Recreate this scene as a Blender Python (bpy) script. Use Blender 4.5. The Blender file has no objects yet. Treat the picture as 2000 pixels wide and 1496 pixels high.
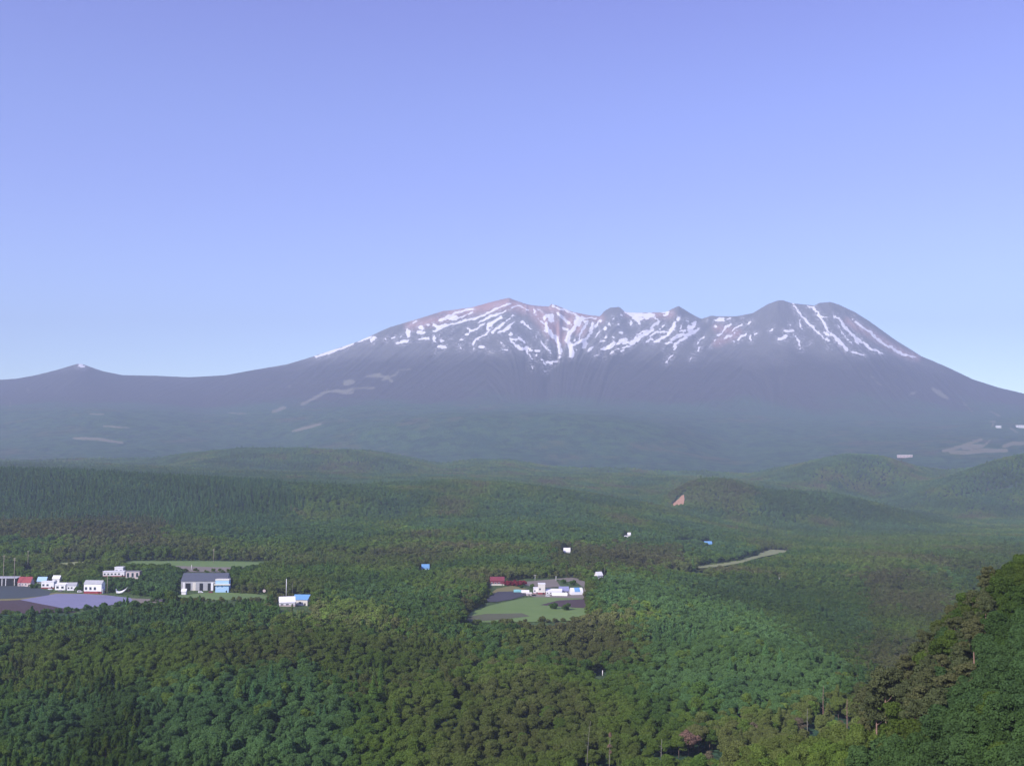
import bpy, bmesh, math, random
import numpy as np
from mathutils import Vector, Matrix
random.seed(7); rng = np.random.default_rng(11)
R = math.radians
sc = bpy.context.scene
C = sc.collection

# ------------------------------------------------------------------ camera, sky, sun, exposure
CAMZ = 140.0; F = 2144.0; PITCH = math.atan(152 / F)
cd = bpy.data.cameras.new('camera'); cam = bpy.data.objects.new('camera', cd); C.objects.link(cam)
cd.sensor_width = 36; cd.lens = F / 2000 * 36; cd.clip_start = 0.5; cd.clip_end = 60000
cam.location = (0, 0, CAMZ); cam.rotation_euler = (math.pi / 2 + PITCH, 0, 0)
sc.camera = cam
SUN_EL = R(37); SUN_AZ = R(-138)          # compass from +Y, clockwise: behind the camera, to its left
w = bpy.data.worlds.new('World'); sc.world = w; w.use_nodes = True
nt = w.node_tree; nt.nodes.clear()
sky = nt.nodes.new('ShaderNodeTexSky'); sky.sky_type = 'NISHITA'; sky.sun_disc = False
sky.sun_elevation = SUN_EL; sky.sun_rotation = SUN_AZ; sky.altitude = 900
sky.air_density = 0.9; sky.dust_density = 0.6; sky.ozone_density = 2.5
tint = nt.nodes.new('ShaderNodeMix'); tint.data_type = 'RGBA'; tint.blend_type = 'MULTIPLY'
tint.inputs[0].default_value = 1; tint.inputs[7].default_value = (1.28, 0.97, 1.30, 1)
tc = nt.nodes.new('ShaderNodeTexCoord'); sx = nt.nodes.new('ShaderNodeSeparateXYZ'); hr = nt.nodes.new('ShaderNodeValToRGB')   # clear mountain air: paler blue low down, violet blue above
nt.links.new(tc.outputs['Generated'], sx.inputs[0]); nt.links.new(sx.outputs[2], hr.inputs[0]); hr.color_ramp.interpolation = 'EASE'
hr.color_ramp.elements[0].position = 0.0; hr.color_ramp.elements[0].color = (0.87, 0.845, 0.84, 1)
hr.color_ramp.elements[1].position = 0.50; hr.color_ramp.elements[1].color = (0.68, 0.45, 0.78, 1)
e_ = hr.color_ramp.elements.new(0.27); e_.color = (0.74, 0.585, 0.82, 1)
nt.links.new(hr.outputs[0], tint.inputs[7])
bgn = nt.nodes.new('ShaderNodeBackground'); bgn.inputs[1].default_value = 0.15
wo = nt.nodes.new('ShaderNodeOutputWorld')
nt.links.new(sky.outputs[0], tint.inputs[6]); g2 = nt.nodes.new('ShaderNodeMix'); g2.data_type = 'RGBA'; g2.blend_type = 'MULTIPLY'; g2.inputs[0].default_value = 1; g2.inputs[7].default_value = (1.35, 1.35, 1.35, 1); nt.links.new(tint.outputs[2], g2.inputs[6]); nt.links.new(g2.outputs[2], bgn.inputs[0]); nt.links.new(bgn.outputs[0], wo.inputs[0])
sl = bpy.data.lights.new('sun', 'SUN'); sl.energy = 3.7; sl.angle = R(0.5); sl.color = (1, 0.95, 0.88)
so = bpy.data.objects.new('sun', sl); C.objects.link(so)
sdir = Vector((math.sin(SUN_AZ) * math.cos(SUN_EL), math.cos(SUN_AZ) * math.cos(SUN_EL), math.sin(SUN_EL)))
so.rotation_euler = sdir.to_track_quat('Z', 'Y').to_euler(); so.location = (0, -50, 400)
sc.view_settings.view_transform = 'Standard'; sc.view_settings.look = 'None'
sc.view_settings.exposure = 0.65; sc.view_settings.gamma = 1; sc.view_settings.use_curve_mapping = False
sc.render.engine = 'CYCLES'
sc.cycles.use_denoising = True; sc.cycles.max_bounces = 4; sc.cycles.diffuse_bounces = 2
sc.cycles.volume_bounces = 1; sc.cycles.transmission_bounces = 2; sc.cycles.transparent_max_bounces = 4
HAZE_DENSITY = 0.000080; HAZE_COLOR = (0.505, 0.585, 0.75)

# ------------------------------------------------------------------ helpers
def slope(py):
    dy = (748 - np.asarray(py, float)) / F
    return (math.sin(PITCH) + dy * math.cos(PITCH)) / (math.cos(PITCH) - dy * math.sin(PITCH))
def ucoord(px, py):
    dy = (748 - np.asarray(py, float)) / F
    return ((np.asarray(px, float) - 1000) / F) / (math.cos(PITCH) - dy * math.sin(PITCH))
def project(x, y, z):
    z = z - CAMZ
    fwd = y * math.cos(PITCH) + z * math.sin(PITCH); up = -y * math.sin(PITCH) + z * math.cos(PITCH)
    return 1000 + F * x / fwd, 748 - F * up / fwd
def vnoise(x, y, seed=0):
    x = np.asarray(x, float); y = np.asarray(y, float)
    xi = np.floor(x).astype(np.int64); yi = np.floor(y).astype(np.int64); xf = x - xi; yf = y - yi
    def h(a, b):
        n = (a * 374761393 + b * 668265263 + seed * 974634777) & 0x7fffffff
        n = ((n ^ (n >> 13)) * 1274126177) & 0x7fffffff
        return ((n ^ (n >> 16)) & 0xffff) / 65535.0
    xs = xf * xf * (3 - 2 * xf); ys = yf * yf * (3 - 2 * yf)
    a = h(xi, yi) * (1 - xs) + h(xi + 1, yi) * xs; b = h(xi, yi + 1) * (1 - xs) + h(xi + 1, yi + 1) * xs
    return (a * (1 - ys) + b * ys) * 2 - 1
def fbm(x, y, o=4, seed=0):
    s = 0; a = 1; t = 0
    for k in range(o):
        s = s + a * vnoise(x * 2 ** k + 17.3 * k, y * 2 ** k - 9.1 * k, seed + k); t += a; a *= 0.5
    return s / t

# ------------------------------------------------------------------ terrain: profiles of the land at known distances
FLOOR = 14.0          # canopy height over the valley floor (ground 6)
NP = lambda s: [tuple(float(v) for v in q.split(':')) for q in s.split()]
KN = [  # (distance, type, 'px:value ...'), type z = metres above the valley canopy, p = height as seen (photo row)
 (20, 'z', '0:118 2000:118'), (60, 'z', '0:85 1000:85 1500:90 2000:95'),
 (100, 'z', '0:40 1000:48 1500:66 2000:84'),
 (160, 'z', '0:6 1000:16 1400:36 1600:50 1800:62 2000:74 2400:82'),
 (220, 'p', '0:2010 1000:1950 1400:1800 1600:1630 1700:1560 1800:1460 1900:1380 2000:1310 2400:1200'),
 (280, 'p', '0:1810 1000:1760 1200:1700 1400:1600 1500:1540 1600:1500 1690:1465 1800:1340 1900:1240 2000:1180 2400:1080'),
 (350, 'p', '0:1672 1000:1640 1200:1600 1300:1550 1400:1480 1500:1445 1600:1432 1680:1420 1720:1372 1760:1305 1800:1245 1850:1190 1900:1145 1950:1110 2000:1082 2400:980'),
 (450, 'z', '0:0 1000:0 1200:-2 1400:1 1600:4 1700:2 1800:-6 2000:-12 2400:0'),
 (600, 'z', '0:-6 200:-10 400:0 600:6 800:2 1200:-2 1500:0 1660:2 1720:-6 1800:-25 2000:-35'),
 (700, 'z', '0:-8 200:-6 400:4 600:2 800:-4 1200:-4 1400:-2 1600:2 1660:-8 1720:-28 2000:-40'),
 (800, 'z', '0:-6 300:-2 600:4 900:-3 1200:-3 1400:0 1500:0 1550:-6 1620:-25 1700:-40 2000:-45'),
 (900, 'z', '0:-8 200:-8 350:0 500:2 700:0 850:0 930:-5 1140:-5 1200:0 1300:0 1440:0 1500:-12 1560:-28 1640:-40 2000:-48'),
 (960, 'z', '0:-5 230:-5 350:3 450:5 560:1 700:0 860:2 940:-2 1140:-2 1180:2 1300:0 1400:-2 1480:-22 1550:-40 1640:-46 2000:-48'),
 (1040, 'z', '0:0 280:0 350:4 450:6 520:3 600:0 1150:0 1200:2 1300:-2 1380:-10 1450:-25 1500:-34 1600:-47 2000:-50'),
 (1120, 'z', '0:0 1150:0 1200:0 1280:-8 1350:-20 1400:-30 1500:-42 1600:-48 2000:-50'),
 (1300, 'z', '0:0 1100:0 1200:-3 1350:-28 1500:-45 2000:-50'),
 (1480, 'z', '0:0 1100:0 1200:-5 1350:-25 1500:-45 2000:-50'),
 (1700, 'p', '0:1052 150:1048 300:1052 600:1058 800:1060 1000:1062 1200:1076 1400:1105 1600:1115 1800:1115 2000:1120'),
 (1850, 'p', '0:1024 100:1021 200:1023 300:1032 450:1042 700:1042 1000:1045 1200:1060 1350:1085 1500:1092 1700:1092 2000:1100'),
 (2000, 'p', '0:1036 200:1034 400:1032 600:1034 800:1036 1000:1037 1200:1048 1350:1068 1500:1080 2000:1088'),
 (2250, 'p', '0:1002 200:1002 400:1006 600:1018 800:1022 1000:1022 1200:1030 1350:1052 1500:1068 2000:1072'),
 (2700, 'p', '0:918 100:920 200:925 300:930 400:935 600:946 700:953 800:962 900:975 1000:985 1200:1003 1350:1022 1500:1048 1700:1050 2000:1052'),
 (3100, 'p', '0:930 300:935 500:945 700:946 800:942 900:940 1000:945 1100:958 1200:975 1300:990 1350:1005 1500:1030 1700:1040 2000:1042'),
 (3320, 'p', '0:934 500:943 700:952 900:950 1100:962 1200:976 1300:996 1340:985 1400:975 1500:985 1600:1000 1750:1020 1850:1032 2000:1036'),
 (3550, 'p', '0:930 500:940 700:952 900:955 1100:965 1200:972 1280:979 1310:962 1340:942 1370:934 1420:937 1455:948 1490:962 1550:962 1620:968 1700:984 1760:1002 1820:1018 1880:1030 2000:1030'),
 (4000, 'p', '0:922 300:918 500:928 700:936 900:938 1100:950 1300:962 1400:960 1600:968 1700:990 1850:1015 2000:1015'),
 (4600, 'p', '0:912 300:914 600:922 800:927 950:930 1050:934 1300:940 1500:948 1650:965 1720:978 1760:970 1800:953 1850:935 1920:912 2000:890 2300:870'),
 (5300, 'p', '0:905 310:908 350:896 400:886 450:881 600:880 700:886 800:900 860:918 900:910 950:905 1000:906 1060:920 1200:927 1400:936 1470:940 1540:920 1600:905 1650:895 1690:892 1740:898 1800:925 1850:935 2000:905'),
 (6200, 'p', '0:892 200:886 400:892 600:889 800:888 1000:888 1200:893 1300:902 1450:908 1600:905 1700:898 1850:893 2000:890'),
 (7200, 'p', '0:865 200:852 400:862 550:868 620:850 700:838 800:822 900:814 1000:815 1100:813 1200:818 1280:830 1340:848 1390:868 1440:880 1600:865 1800:860 2000:860'),
 (8500, 'p', '0:825 120:810 200:803 300:812 400:825 600:818 700:808 800:803 1000:801 1200:805 1400:826 1600:837 1800:838 2000:845'),
 (9400, 'p', '0:798 150:795 300:800 400:808 600:796 800:788 1000:788 1200:795 1400:805 1600:818 1800:822 1900:818 2000:812'),
]
SKY = '-600:760 -200:748 0:742 30:740 70:733 110:723 150:711 160:711 200:725 240:733 300:734 370:737 440:733 500:722 560:712 600:700 640:687 700:667 760:640 820:622 865:608 875:607 920:601 960:590 985:584 994:582 1004:586 1030:595 1050:598 1073:599 1076:594 1085:596 1120:610 1150:616 1172:618 1180:608 1192:601 1210:600 1220:609 1230:611 1260:611 1300:610 1312:604 1325:598 1340:607 1355:616 1370:623 1390:617 1400:618 1440:618 1470:612 1500:594 1520:587 1530:587 1545:592 1560:594 1590:597 1600:592 1622:590 1640:596 1670:610 1700:629 1750:665 1800:696 1850:717 1900:741 1950:757 2000:769 2200:800 2600:830'
PXN = np.arange(-1000, 3001, 2.0)
def curve(s):
    n = NP(s); return np.interp(PXN, [a for a, b in n], [b for a, b in n])
def smooth(a, sig):
    if sig <= 0: return a
    k = np.arange(-int(3 * sig), int(3 * sig) + 1); g = np.exp(-k * k / (2 * sig * sig)); g /= g.sum()
    return np.convolve(np.pad(a, len(k) // 2, mode='edge'), g, 'valid')
U = np.linspace(-0.93, 0.93, 1861)
Dk = []; Zk = []
def add_profile(D, py, canopy):
    u = ucoord(PXN, py); z = CAMZ + slope(py) * D
    Dk.append(D); Zk.append(np.interp(U, u, z) - canopy)
for D, t, s in KN:
    v = smooth(curve(s), 14 if D < 3000 else 7)
    if t == 'z':
        Dk.append(D); Zk.append(np.interp(U, (PXN - 1000) / F, v) + FLOOR - 8)
    else:
        add_profile(D, v, 8 if D < 6000 else 0)
skyc = curve(SKY); basec = smooth(curve(KN[-1][2]), 7)
for D, g, sg in ((9900, .12, 40), (10450, .30, 24), (11000, .50, 14), (11500, .68, 8), (11950, .83, 4), (12300, .95, 1.2), (12500, 1.0, 0)):
    add_profile(D, basec + (smooth(skyc, sg) - basec) * g, 0)
add_profile(12900, skyc + 14, 0); add_profile(14500, smooth(skyc, 30) + 60, 0)
Dk = np.array(Dk, float); Zk = np.array(Zk)             # (K, nU)
rows = [20.0]
while rows[-1] < 14400: rows.append(rows[-1] * (1.012 if rows[-1] < 3000 else (1.006 if rows[-1] < 9300 else 1.0019)))
rows[-1] = 14500.0; DR = np.array(rows)
def pchip(xk, yk, x):
    h = np.diff(xk)[:, None]; d = np.diff(yk, axis=0) / h; m = np.zeros_like(yk)
    w1 = 2 * h[1:] + h[:-1]; w2 = h[1:] + 2 * h[:-1]; ok = d[1:] * d[:-1] > 0
    with np.errstate(all='ignore'): hm = (w1 + w2) / (w1 / d[:-1] + w2 / d[1:])
    m[1:-1] = np.where(ok, hm, 0); m[0] = d[0]; m[-1] = d[-1]
    i = np.clip(np.searchsorted(xk, x, 'right') - 1, 0, len(xk) - 2); H = h[i]; t = ((x - xk[i]) / h[i, 0])[:, None]
    return (2 * t**3 - 3 * t**2 + 1) * yk[i] + (t**3 - 2 * t**2 + t) * H * m[i] + (-2 * t**3 + 3 * t**2) * yk[i + 1] + (t**3 - t**2) * H * m[i + 1]
Z = pchip(Dk, Zk, DR)                                    # (nD, nU)
UU, DD = np.meshgrid(U, DR); XX = UU * DD
# relief: undulations of the plain, gullies on the mountain
Z += fbm(XX / 420, DD / 420, 4, 3) * np.interp(DD, [1500, 1900, 3000, 6000, 9000, 9600], [0, 4, 10, 22, 24, 0])
Z += (3.6 * fbm(XX / 75, DD / 75, 3, 13)) * np.interp(DD, [430, 520, 820, 900], [0, 1, 1, 0])
PX0, PY0 = project(XX, DD, Z)
kk = np.interp(PX0, [300, 700, 950, 1000, 1060, 1110, 1200, 1450, 1540, 1620, 1800, 2100], [-2.5, -2.0, -1.4, -.6, .6, -.5, -1.3, -1.0, .2, .9, 1.5, 2.0])
hh = np.clip(PY0 - np.interp(PX0, PXN, skyc), 0, 300)
aa = PX0 - kk * hh
ridg = (1 - np.abs(fbm(aa / 30, hh / 160, 3, 21)) * 2) * 34 + fbm(aa / 9, hh / 60, 3, 31) * 16
env = np.interp(DD, [9400, 10300, 11300, 12250, 12480], [0, .35, 1, .9, 0]) * np.interp(DD, [12500, 12900], [1, 0])
env = env * np.interp(PX0, [250, 600, 800, 1480, 1560, 1750, 1900], [.15, .3, 1, 1, .45, .45, .3])
Z += ridg * env
# the large ravine under the summit
rav = np.exp(-((PX0 - np.interp(hh, [0, 60, 140, 260], [1105, 1100, 1072, 1060])) / np.interp(hh, [0, 140, 300], [26, 14, 30]))**2)
Z -= rav * 60 * np.interp(hh, [5, 40, 130, 220], [0, 1, .8, 0]) * (DD > 9400) * (DD < 12480)
PXT, PYT = project(XX, DD, Z)

def ground_z(x, y):
    x = np.asarray(x, float); y = np.asarray(y, float)
    u = np.clip(x / y, U[0], U[-1] - 1e-6); fu = (u - U[0]) / (U[1] - U[0]); iu = np.clip(fu.astype(int), 0, len(U) - 2); fu = fu - iu
    iD = np.clip(np.searchsorted(DR, y, 'right') - 1, 0, len(DR) - 2); fd = (y - DR[iD]) / (DR[iD + 1] - DR[iD])
    return (Z[iD, iu] * (1 - fu) + Z[iD, iu + 1] * fu) * (1 - fd) + (Z[iD + 1, iu] * (1 - fu) + Z[iD + 1, iu + 1] * fu) * fd
def hit(px, py, dmin=150, dmax=12600):
    u = float(ucoord(px, py)); s = float(slope(py))
    d = np.arange(dmin, dmax, 4.0) if dmax < 6000 else np.geomspace(dmin, dmax, 6000)
    g = ground_z(u * d, d); below = (CAMZ + s * d) < g
    i = int(np.argmax(below)) if below.any() else len(d) - 1
    if i > 0:
        a = CAMZ + s * d[i - 1] - g[i - 1]; b = CAMZ + s * d[i] - g[i]; t = a / (a - b) if a != b else 0; dd = d[i - 1] + t * (d[i] - d[i - 1])
    else: dd = d[0]
    return Vector((u * dd, dd, float(ground_z(u * dd, dd))))

# ------------------------------------------------------------------ painted ground cover (snow, bare patches): strokes along the real slopes
def strokes_to_px(spec, ox, oy, s):
    out = []
    for line in spec.strip().splitlines():
        wd, pts = line.split('|'); p = [tuple(float(v) for v in q.split(',')) for q in pts.split()]
        out.append((float(wd) / s, [(ox + a / s, oy + b / s) for a, b in p]))
    return out
SNOW = []
SNOW += strokes_to_px('''14|0,428 60,405 100,390
28|110,425 122,400
14|215,420 215,410
14|262,402 290,395
18|335,393
16|305,440 345,432 392,420
30|385,340 398,385
36|480,320 500,325
26|465,357 510,357
12|470,408 545,402
14|590,350 640,330 700,300 760,285 830,262
22|590,300 640,320 680,300
24|640,265 690,250
46|700,240 760,245
20|720,225 790,195
10|780,240 840,225
28|640,425 660,425
20|630,470 680,472
18|590,390 595,425
12|630,378
12|722,405
20|805,418
10|780,455 800,485
8|600,520
10|727,348
10|420,280 455,268
10|540,300 580,280
9|860,330 880,350
''', 700, 560, 4)
SNOW += strokes_to_px('''26|0,330 100,300 200,275 300,240 400,190 500,140 600,100 660,90
28|0,190 80,170 160,160
14|30,250 150,200
18|220,340 300,300 400,250 480,220 580,190
18|80,410 120,450 200,420 280,360 340,320
32|350,420 350,390 380,350 450,310 520,270
26|410,470 470,410 530,370 560,340
14|560,340 620,290 680,245
30|490,470 560,440 620,400 670,350 690,325
28|60,495 110,495
14|110,430 110,470
20|260,520 330,490 360,440 400,400
26|150,620 190,570 240,530
20|170,640 175,690
28|15,565
34|245,655 295,655
14|360,710
14|412,710
22|540,685 605,682
10|520,590 570,625
16|635,170 680,130 740,115 800,130 880,175
22|780,320 830,360 880,400 915,425
40|650,490 655,475
28|640,545 700,550 740,540
28|660,570 720,630 800,690
22|750,520 790,570 840,610
26|800,655 860,700 890,760
22|850,660 900,670 920,700
12|900,760 960,830
16|970,490 978,520
12|1020,465
18|1045,585 1110,660 1190,730
22|1105,605
20|1155,760
22|1130,570
22|960,700 1035,705
24|985,760
14|920,895 925,930
26|940,150 960,190 980,230
12|980,240 1030,300 1080,360 1100,400
48|1100,350 1120,430 1180,490 1240,550 1280,620 1295,690
58|1290,680 1300,730
28|1270,785 1300,780
18|1120,845 1180,860 1250,835
34|1180,870 1200,870
12|1050,820 1110,870
16|1080,915
20|1130,920
28|1105,970
56|1110,250 1170,260 1190,240
46|1150,300 1190,310
24|1080,270 1090,310
34|1260,210 1310,255 1340,280
22|1350,290 1400,340 1430,370
44|1200,120
18|1220,135 1300,160 1390,180
12|990,160 1060,190
18|1420,195 1500,230
50|1500,260 1560,290 1600,270
56|1490,310 1500,370
56|1540,320 1540,370
30|1600,310 1650,320
30|1340,400 1400,440 1430,470
46|1450,430 1400,500 1390,580 1430,640 1440,700 1435,770
50|1480,380 1440,440
34|1640,350 1580,430 1550,500 1540,550
26|1450,630 1540,590 1640,530 1700,450
34|1720,340 1700,400 1680,440
18|1790,330 1750,400
42|1800,310
22|1640,270 1760,280
38|1480,560
44|1510,690
52|1620,580 1610,650
38|1660,700 1700,665
12|1840,430 1780,490 1740,540
62|1880,415
28|1930,340 1930,360
22|1810,575 1870,570
38|1890,525
24|1980,525
24|1980,280
34|1830,690 1900,660 1960,620 2000,590
22|1950,740 1990,710
10|1740,760 1800,745
14|1855,790''', 900, 580, 6.667)
SNOW += strokes_to_px('''26|260,130 310,150
46|330,158 420,170 500,165
56|380,190 440,220 480,220
26|440,240 465,290
46|520,172 600,175 650,165
26|530,200 590,205
16|640,190 690,230
20|740,140 860,130
40|770,180 830,155
28|215,178
24|117,212
34|350,260 352,290
28|188,300
32|220,405
20|115,460
32|25,460
34|610,340 660,290 710,260
18|725,365 760,325 790,305
16|390,470 420,420 480,390 550,375
36|250,540 330,520 420,490 500,430 570,390 640,365
46|170,550 220,510 280,485
30|340,550 400,520
44|60,600 100,570 130,520
18|0,610 60,585
18|90,670 130,630 200,600
26|95,665
24|240,600 330,580
18|215,635 260,625
26|540,520 620,480 640,490
22|600,450 680,400 760,385 830,390
34|920,270 905,320 860,380 800,440 740,470 660,525
44|910,290 900,340
42|970,215 972,240
12|1050,235 1110,260
44|1190,260 1160,300 1120,360
66|1110,330 1120,370
34|1220,350 1180,390 1110,420 1060,430
34|880,490 960,440 1040,420
34|1070,460 980,510 930,560 915,620
14|1010,300 980,350
26|1000,380 1060,370
24|800,545 860,520 880,530
16|880,690 840,740 805,785
10|785,610
16|1300,450 1260,490 1215,530
14|1215,560
24|1240,580 1225,630
22|1190,480
8|1130,750 1160,700
34|1450,315
20|1650,290 1590,330 1540,390 1480,440
34|1585,330
16|1460,490 1425,520
32|1440,245 1560,245
24|1500,220 1560,220
14|1580,230 1660,220
16|1345,238
18|1810,290 1740,330 1670,370
18|1910,262 1870,285
16|1825,212
32|1560,480 1600,450 1660,430
22|1700,400
18|1500,535
28|1845,425 1780,450 1745,500
20|1690,508
26|1905,440 1905,490
14|1940,430 1990,405
14|1390,570''', 1180, 590, 6.667)
SNOW += strokes_to_px('''16|195,135 230,190 280,250 340,310 400,370 475,420
10|310,154 360,157
16|345,165 390,210 420,260 455,310 470,360
12|400,235 455,240
16|435,355 475,385
22|490,365 530,400 570,440 610,480
14|615,490
20|515,230 560,255 600,310 650,370 700,410 760,455 820,495 895,522
9|545,290 580,360 620,410 660,440
14|670,400 710,450
16|665,250
20|680,272 740,320 790,350 850,400 920,450 1000,500 1085,538
14|1100,538 1155,553
16|20,345 40,330
12|170,300
10|245,265 260,330
18|135,345 190,345
14|200,370 230,410 255,490
24|85,410 130,400 145,385
8|270,405
10|325,440
12|478,468
8|640,505 760,535''', 1500, 560, 4)
SNOW += [(5, [(154, 714), (163, 716)]), (4, [(617, 696), (650, 686), (690, 672)]), (3.4, [(700, 667), (722, 659)]), (4, [(1100, 604), (1112, 609)])]
PALE = strokes_to_px('''16|1310,245 1370,215 1420,185 1500,190 1540,175 1620,172
30|1500,150 1530,145
22|1490,195 1530,190
20|1590,122 1650,118 1690,130 1700,145
10|1660,140 1720,115 1730,95 1780,92
18|1185,275 1235,258
6|990,281 1070,285
10|655,202
9|683,201
6|1142,190
12|1255,165
6|390,285 450,288
9|450,338 560,345
14|320,390 420,395 530,408
6|45,225 45,255
5|120,170 125,190
14|1270,360 1390,330''', 0, 680, 2.2222)
PALE += strokes_to_px('''80|150,1160 400,1100 700,1000 1000,900
110|300,1180 700,1190 1000,1150 1300,1150 1550,1150
120|600,1080 1000,1050
90|1500,1050 1700,990 2300,970
40|1050,1050 1200,900
40|1170,500 1300,500 1230,600 1230,700
50|1640,640 1800,740
16|560,50 760,240 810,320
30|1180,250 1400,370''', 1830, 780, 11.5)
PALE += strokes_to_px('''12|800,690 880,770
40|1290,800 1350,840 1400,870
16|1100,850 1160,815''', 1500, 560, 4)
RED = [(24, [(880, 612), (930, 602), (990, 592), (1040, 604)]), (18, [(1040, 602), (1080, 604), (1130, 616), (1170, 622)]), (34, [(1050, 612), (1080, 640), (1095, 660)]),
       (26, [(1110, 625), (1135, 645)]), (10, [(860, 610), (940, 602)]), (10, [(1400, 640), (1440, 650), (1400, 670)]),
       (9, [(1655, 628), (1700, 652), (1760, 688), (1790, 698)]), (12, [(1225, 612), (1310, 614)]), (16, [(800, 636), (870, 622)])]
def paint(px, py, strokes, soft):
    """0..1 coverage: 0.5 on the stroke's edge"""
    m = np.zeros(px.shape)
    for wd, pts in strokes:
        r = wd / 2; ext = r + soft * 1.5
        xs = [p[0] for p in pts]; ys = [p[1] for p in pts]
        sel = (px > min(xs) - ext) & (px < max(xs) + ext) & (py > min(ys) - ext) & (py < max(ys) + ext)
        if not sel.any(): continue
        x = px[sel]; y = py[sel]; best = np.full(x.shape, 1e9)
        if len(pts) == 1: pts = [pts[0], (pts[0][0] + .01, pts[0][1])]
        n = len(pts) - 1
        for i in range(n):
            (x0, y0), (x1, y1) = pts[i], pts[i + 1]; L = (x1 - x0)**2 + (y1 - y0)**2
            t = np.clip(((x - x0) * (x1 - x0) + (y - y0) * (y1 - y0)) / L, 0, 1)
            g = (i + t) / n; rr = r * (0.72 + 0.28 * np.sin(np.pi * np.clip(g, 0.08, .92)))
            best = np.minimum(best, np.hypot(x - x0 - t * (x1 - x0), y - y0 - t * (y1 - y0)) - rr + r)
        m[sel] = np.maximum(m[sel], np.clip(0.5 + (r - best) / (2 * soft), 0, 1))
    return m

# ------------------------------------------------------------------ materials
MATS = {}
def mat(name, build):
    if name in MATS: return MATS[name]
    m = bpy.data.materials.new(name); m.use_nodes = True; n = m.node_tree; n.nodes.clear()
    out = n.nodes.new('ShaderNodeOutputMaterial'); b = n.nodes.new('ShaderNodeBsdfPrincipled'); n.links.new(b.outputs[0], out.inputs[0])
    b.inputs['Specular IOR Level'].default_value = 0.2; b.inputs['Roughness'].default_value = 0.85
    build(n, b); MATS[name] = m; return m
def N(n, t, **k):
    o = n.nodes.new(t)
    for a, v in k.items(): setattr(o, a, v)
    return o
def mixc(n, f, a, b, blend='MIX'):
    m = N(n, 'ShaderNodeMix', data_type='RGBA', blend_type=blend)
    for i, v in ((0, f), (6, a), (7, b)):
        if hasattr(v, 'links') or isinstance(v, bpy.types.NodeSocket): n.links.new(v, m.inputs[i])
        elif i == 0: m.inputs[0].default_value = v
        else: m.inputs[i].default_value = (*v, 1)
    return m.outputs[2]
def math_(n, op, a, b=0.0, c=0.0, clamp=False):
    m = N(n, 'ShaderNodeMath', operation=op, use_clamp=clamp)
    for i, v in enumerate((a, b, c)):
        if isinstance(v, bpy.types.NodeSocket): n.links.new(v, m.inputs[i])
        else: m.inputs[i].default_value = v
    return m.outputs[0]
def ramp(n, f, stops):
    r = N(n, 'ShaderNodeValToRGB'); e = r.color_ramp.elements
    while len(e) < len(stops): e.new(0.5)
    for k, (p, c) in enumerate(stops): e[k].position = p; e[k].color = (*c, 1)
    n.links.new(f, r.inputs[0]); return r.outputs[0]
def noise(n, vec, scale, detail=4, rough=.5):
    t = N(n, 'ShaderNodeTexNoise'); t.inputs['Scale'].default_value = scale; t.inputs['Detail'].default_value = detail; t.inputs['Roughness'].default_value = rough
    n.links.new(vec, t.inputs[0]); return t.outputs[0]
def smoothstep(n, v, a, b):
    m = N(n, 'ShaderNodeMapRange', interpolation_type='SMOOTHSTEP'); n.links.new(v, m.inputs[0]); m.inputs[1].default_value = a; m.inputs[2].default_value = b; return m.outputs[0]
def attr(n, name):
    a = N(n, 'ShaderNodeAttribute'); a.attribute_name = name; return a.outputs['Fac']
def flat(name, col, rough=.7, var=.12, scale=.6):
    def b(n, p):
        g = N(n, 'ShaderNodeNewGeometry'); f = noise(n, g.outputs['Position'], scale, 4)
        c2 = tuple(max(0, x * (1 - 2 * var)) for x in col); c1 = tuple(min(1, x * (1 + var)) for x in col)
        n.links.new(mixc(n, f, c2, c1), p.inputs[0]); p.inputs['Roughness'].default_value = rough
    return mat(name, b)
def b_ground(n, p):
    g = N(n, 'ShaderNodeNewGeometry'); pos = g.outputs['Position']
    big = noise(n, pos, .0022, 6, .66); mid = noise(n, pos, .012, 5, .65); fine = noise(n, pos, .07, 4, .7)
    forest = ramp(n, big, [(.36, (.028, .074, .040)), (.45, (.056, .112, .042)), (.52, (.034, .084, .044)), (.58, (.066, .104, .042)), (.64, (.078, .084, .048))])
    forest = mixc(n, smoothstep(n, mid, .46, .62), forest, (.024, .056, .032))
    forest = mixc(n, math_(n, 'MULTIPLY', smoothstep(n, fine, .5, .75), .55), forest, (.060, .095, .040))
    farm = mixc(n, mid, (.085, .125, .035), (.055, .10, .030))
    col = mixc(n, attr(n, 'farm'), forest, farm)
    col = mixc(n, smoothstep(n, math_(n, 'ADD', attr(n, 'pale'), math_(n, 'MULTIPLY', math_(n, 'SUBTRACT', mid, .5), .7)), .42, .6), col, mixc(n, mid, (.13, .15, .09), (.24, .21, .15)))
    n.links.new(col, p.inputs[0])
    bm = N(n, 'ShaderNodeBump'); bm.inputs['Strength'].default_value = 1; bm.inputs['Distance'].default_value = 7
    n.links.new(math_(n, 'ADD', fine, math_(n, 'MULTIPLY', mid, 2)), bm.inputs['Height']); n.links.new(bm.outputs[0], p.inputs['Normal'])
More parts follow.
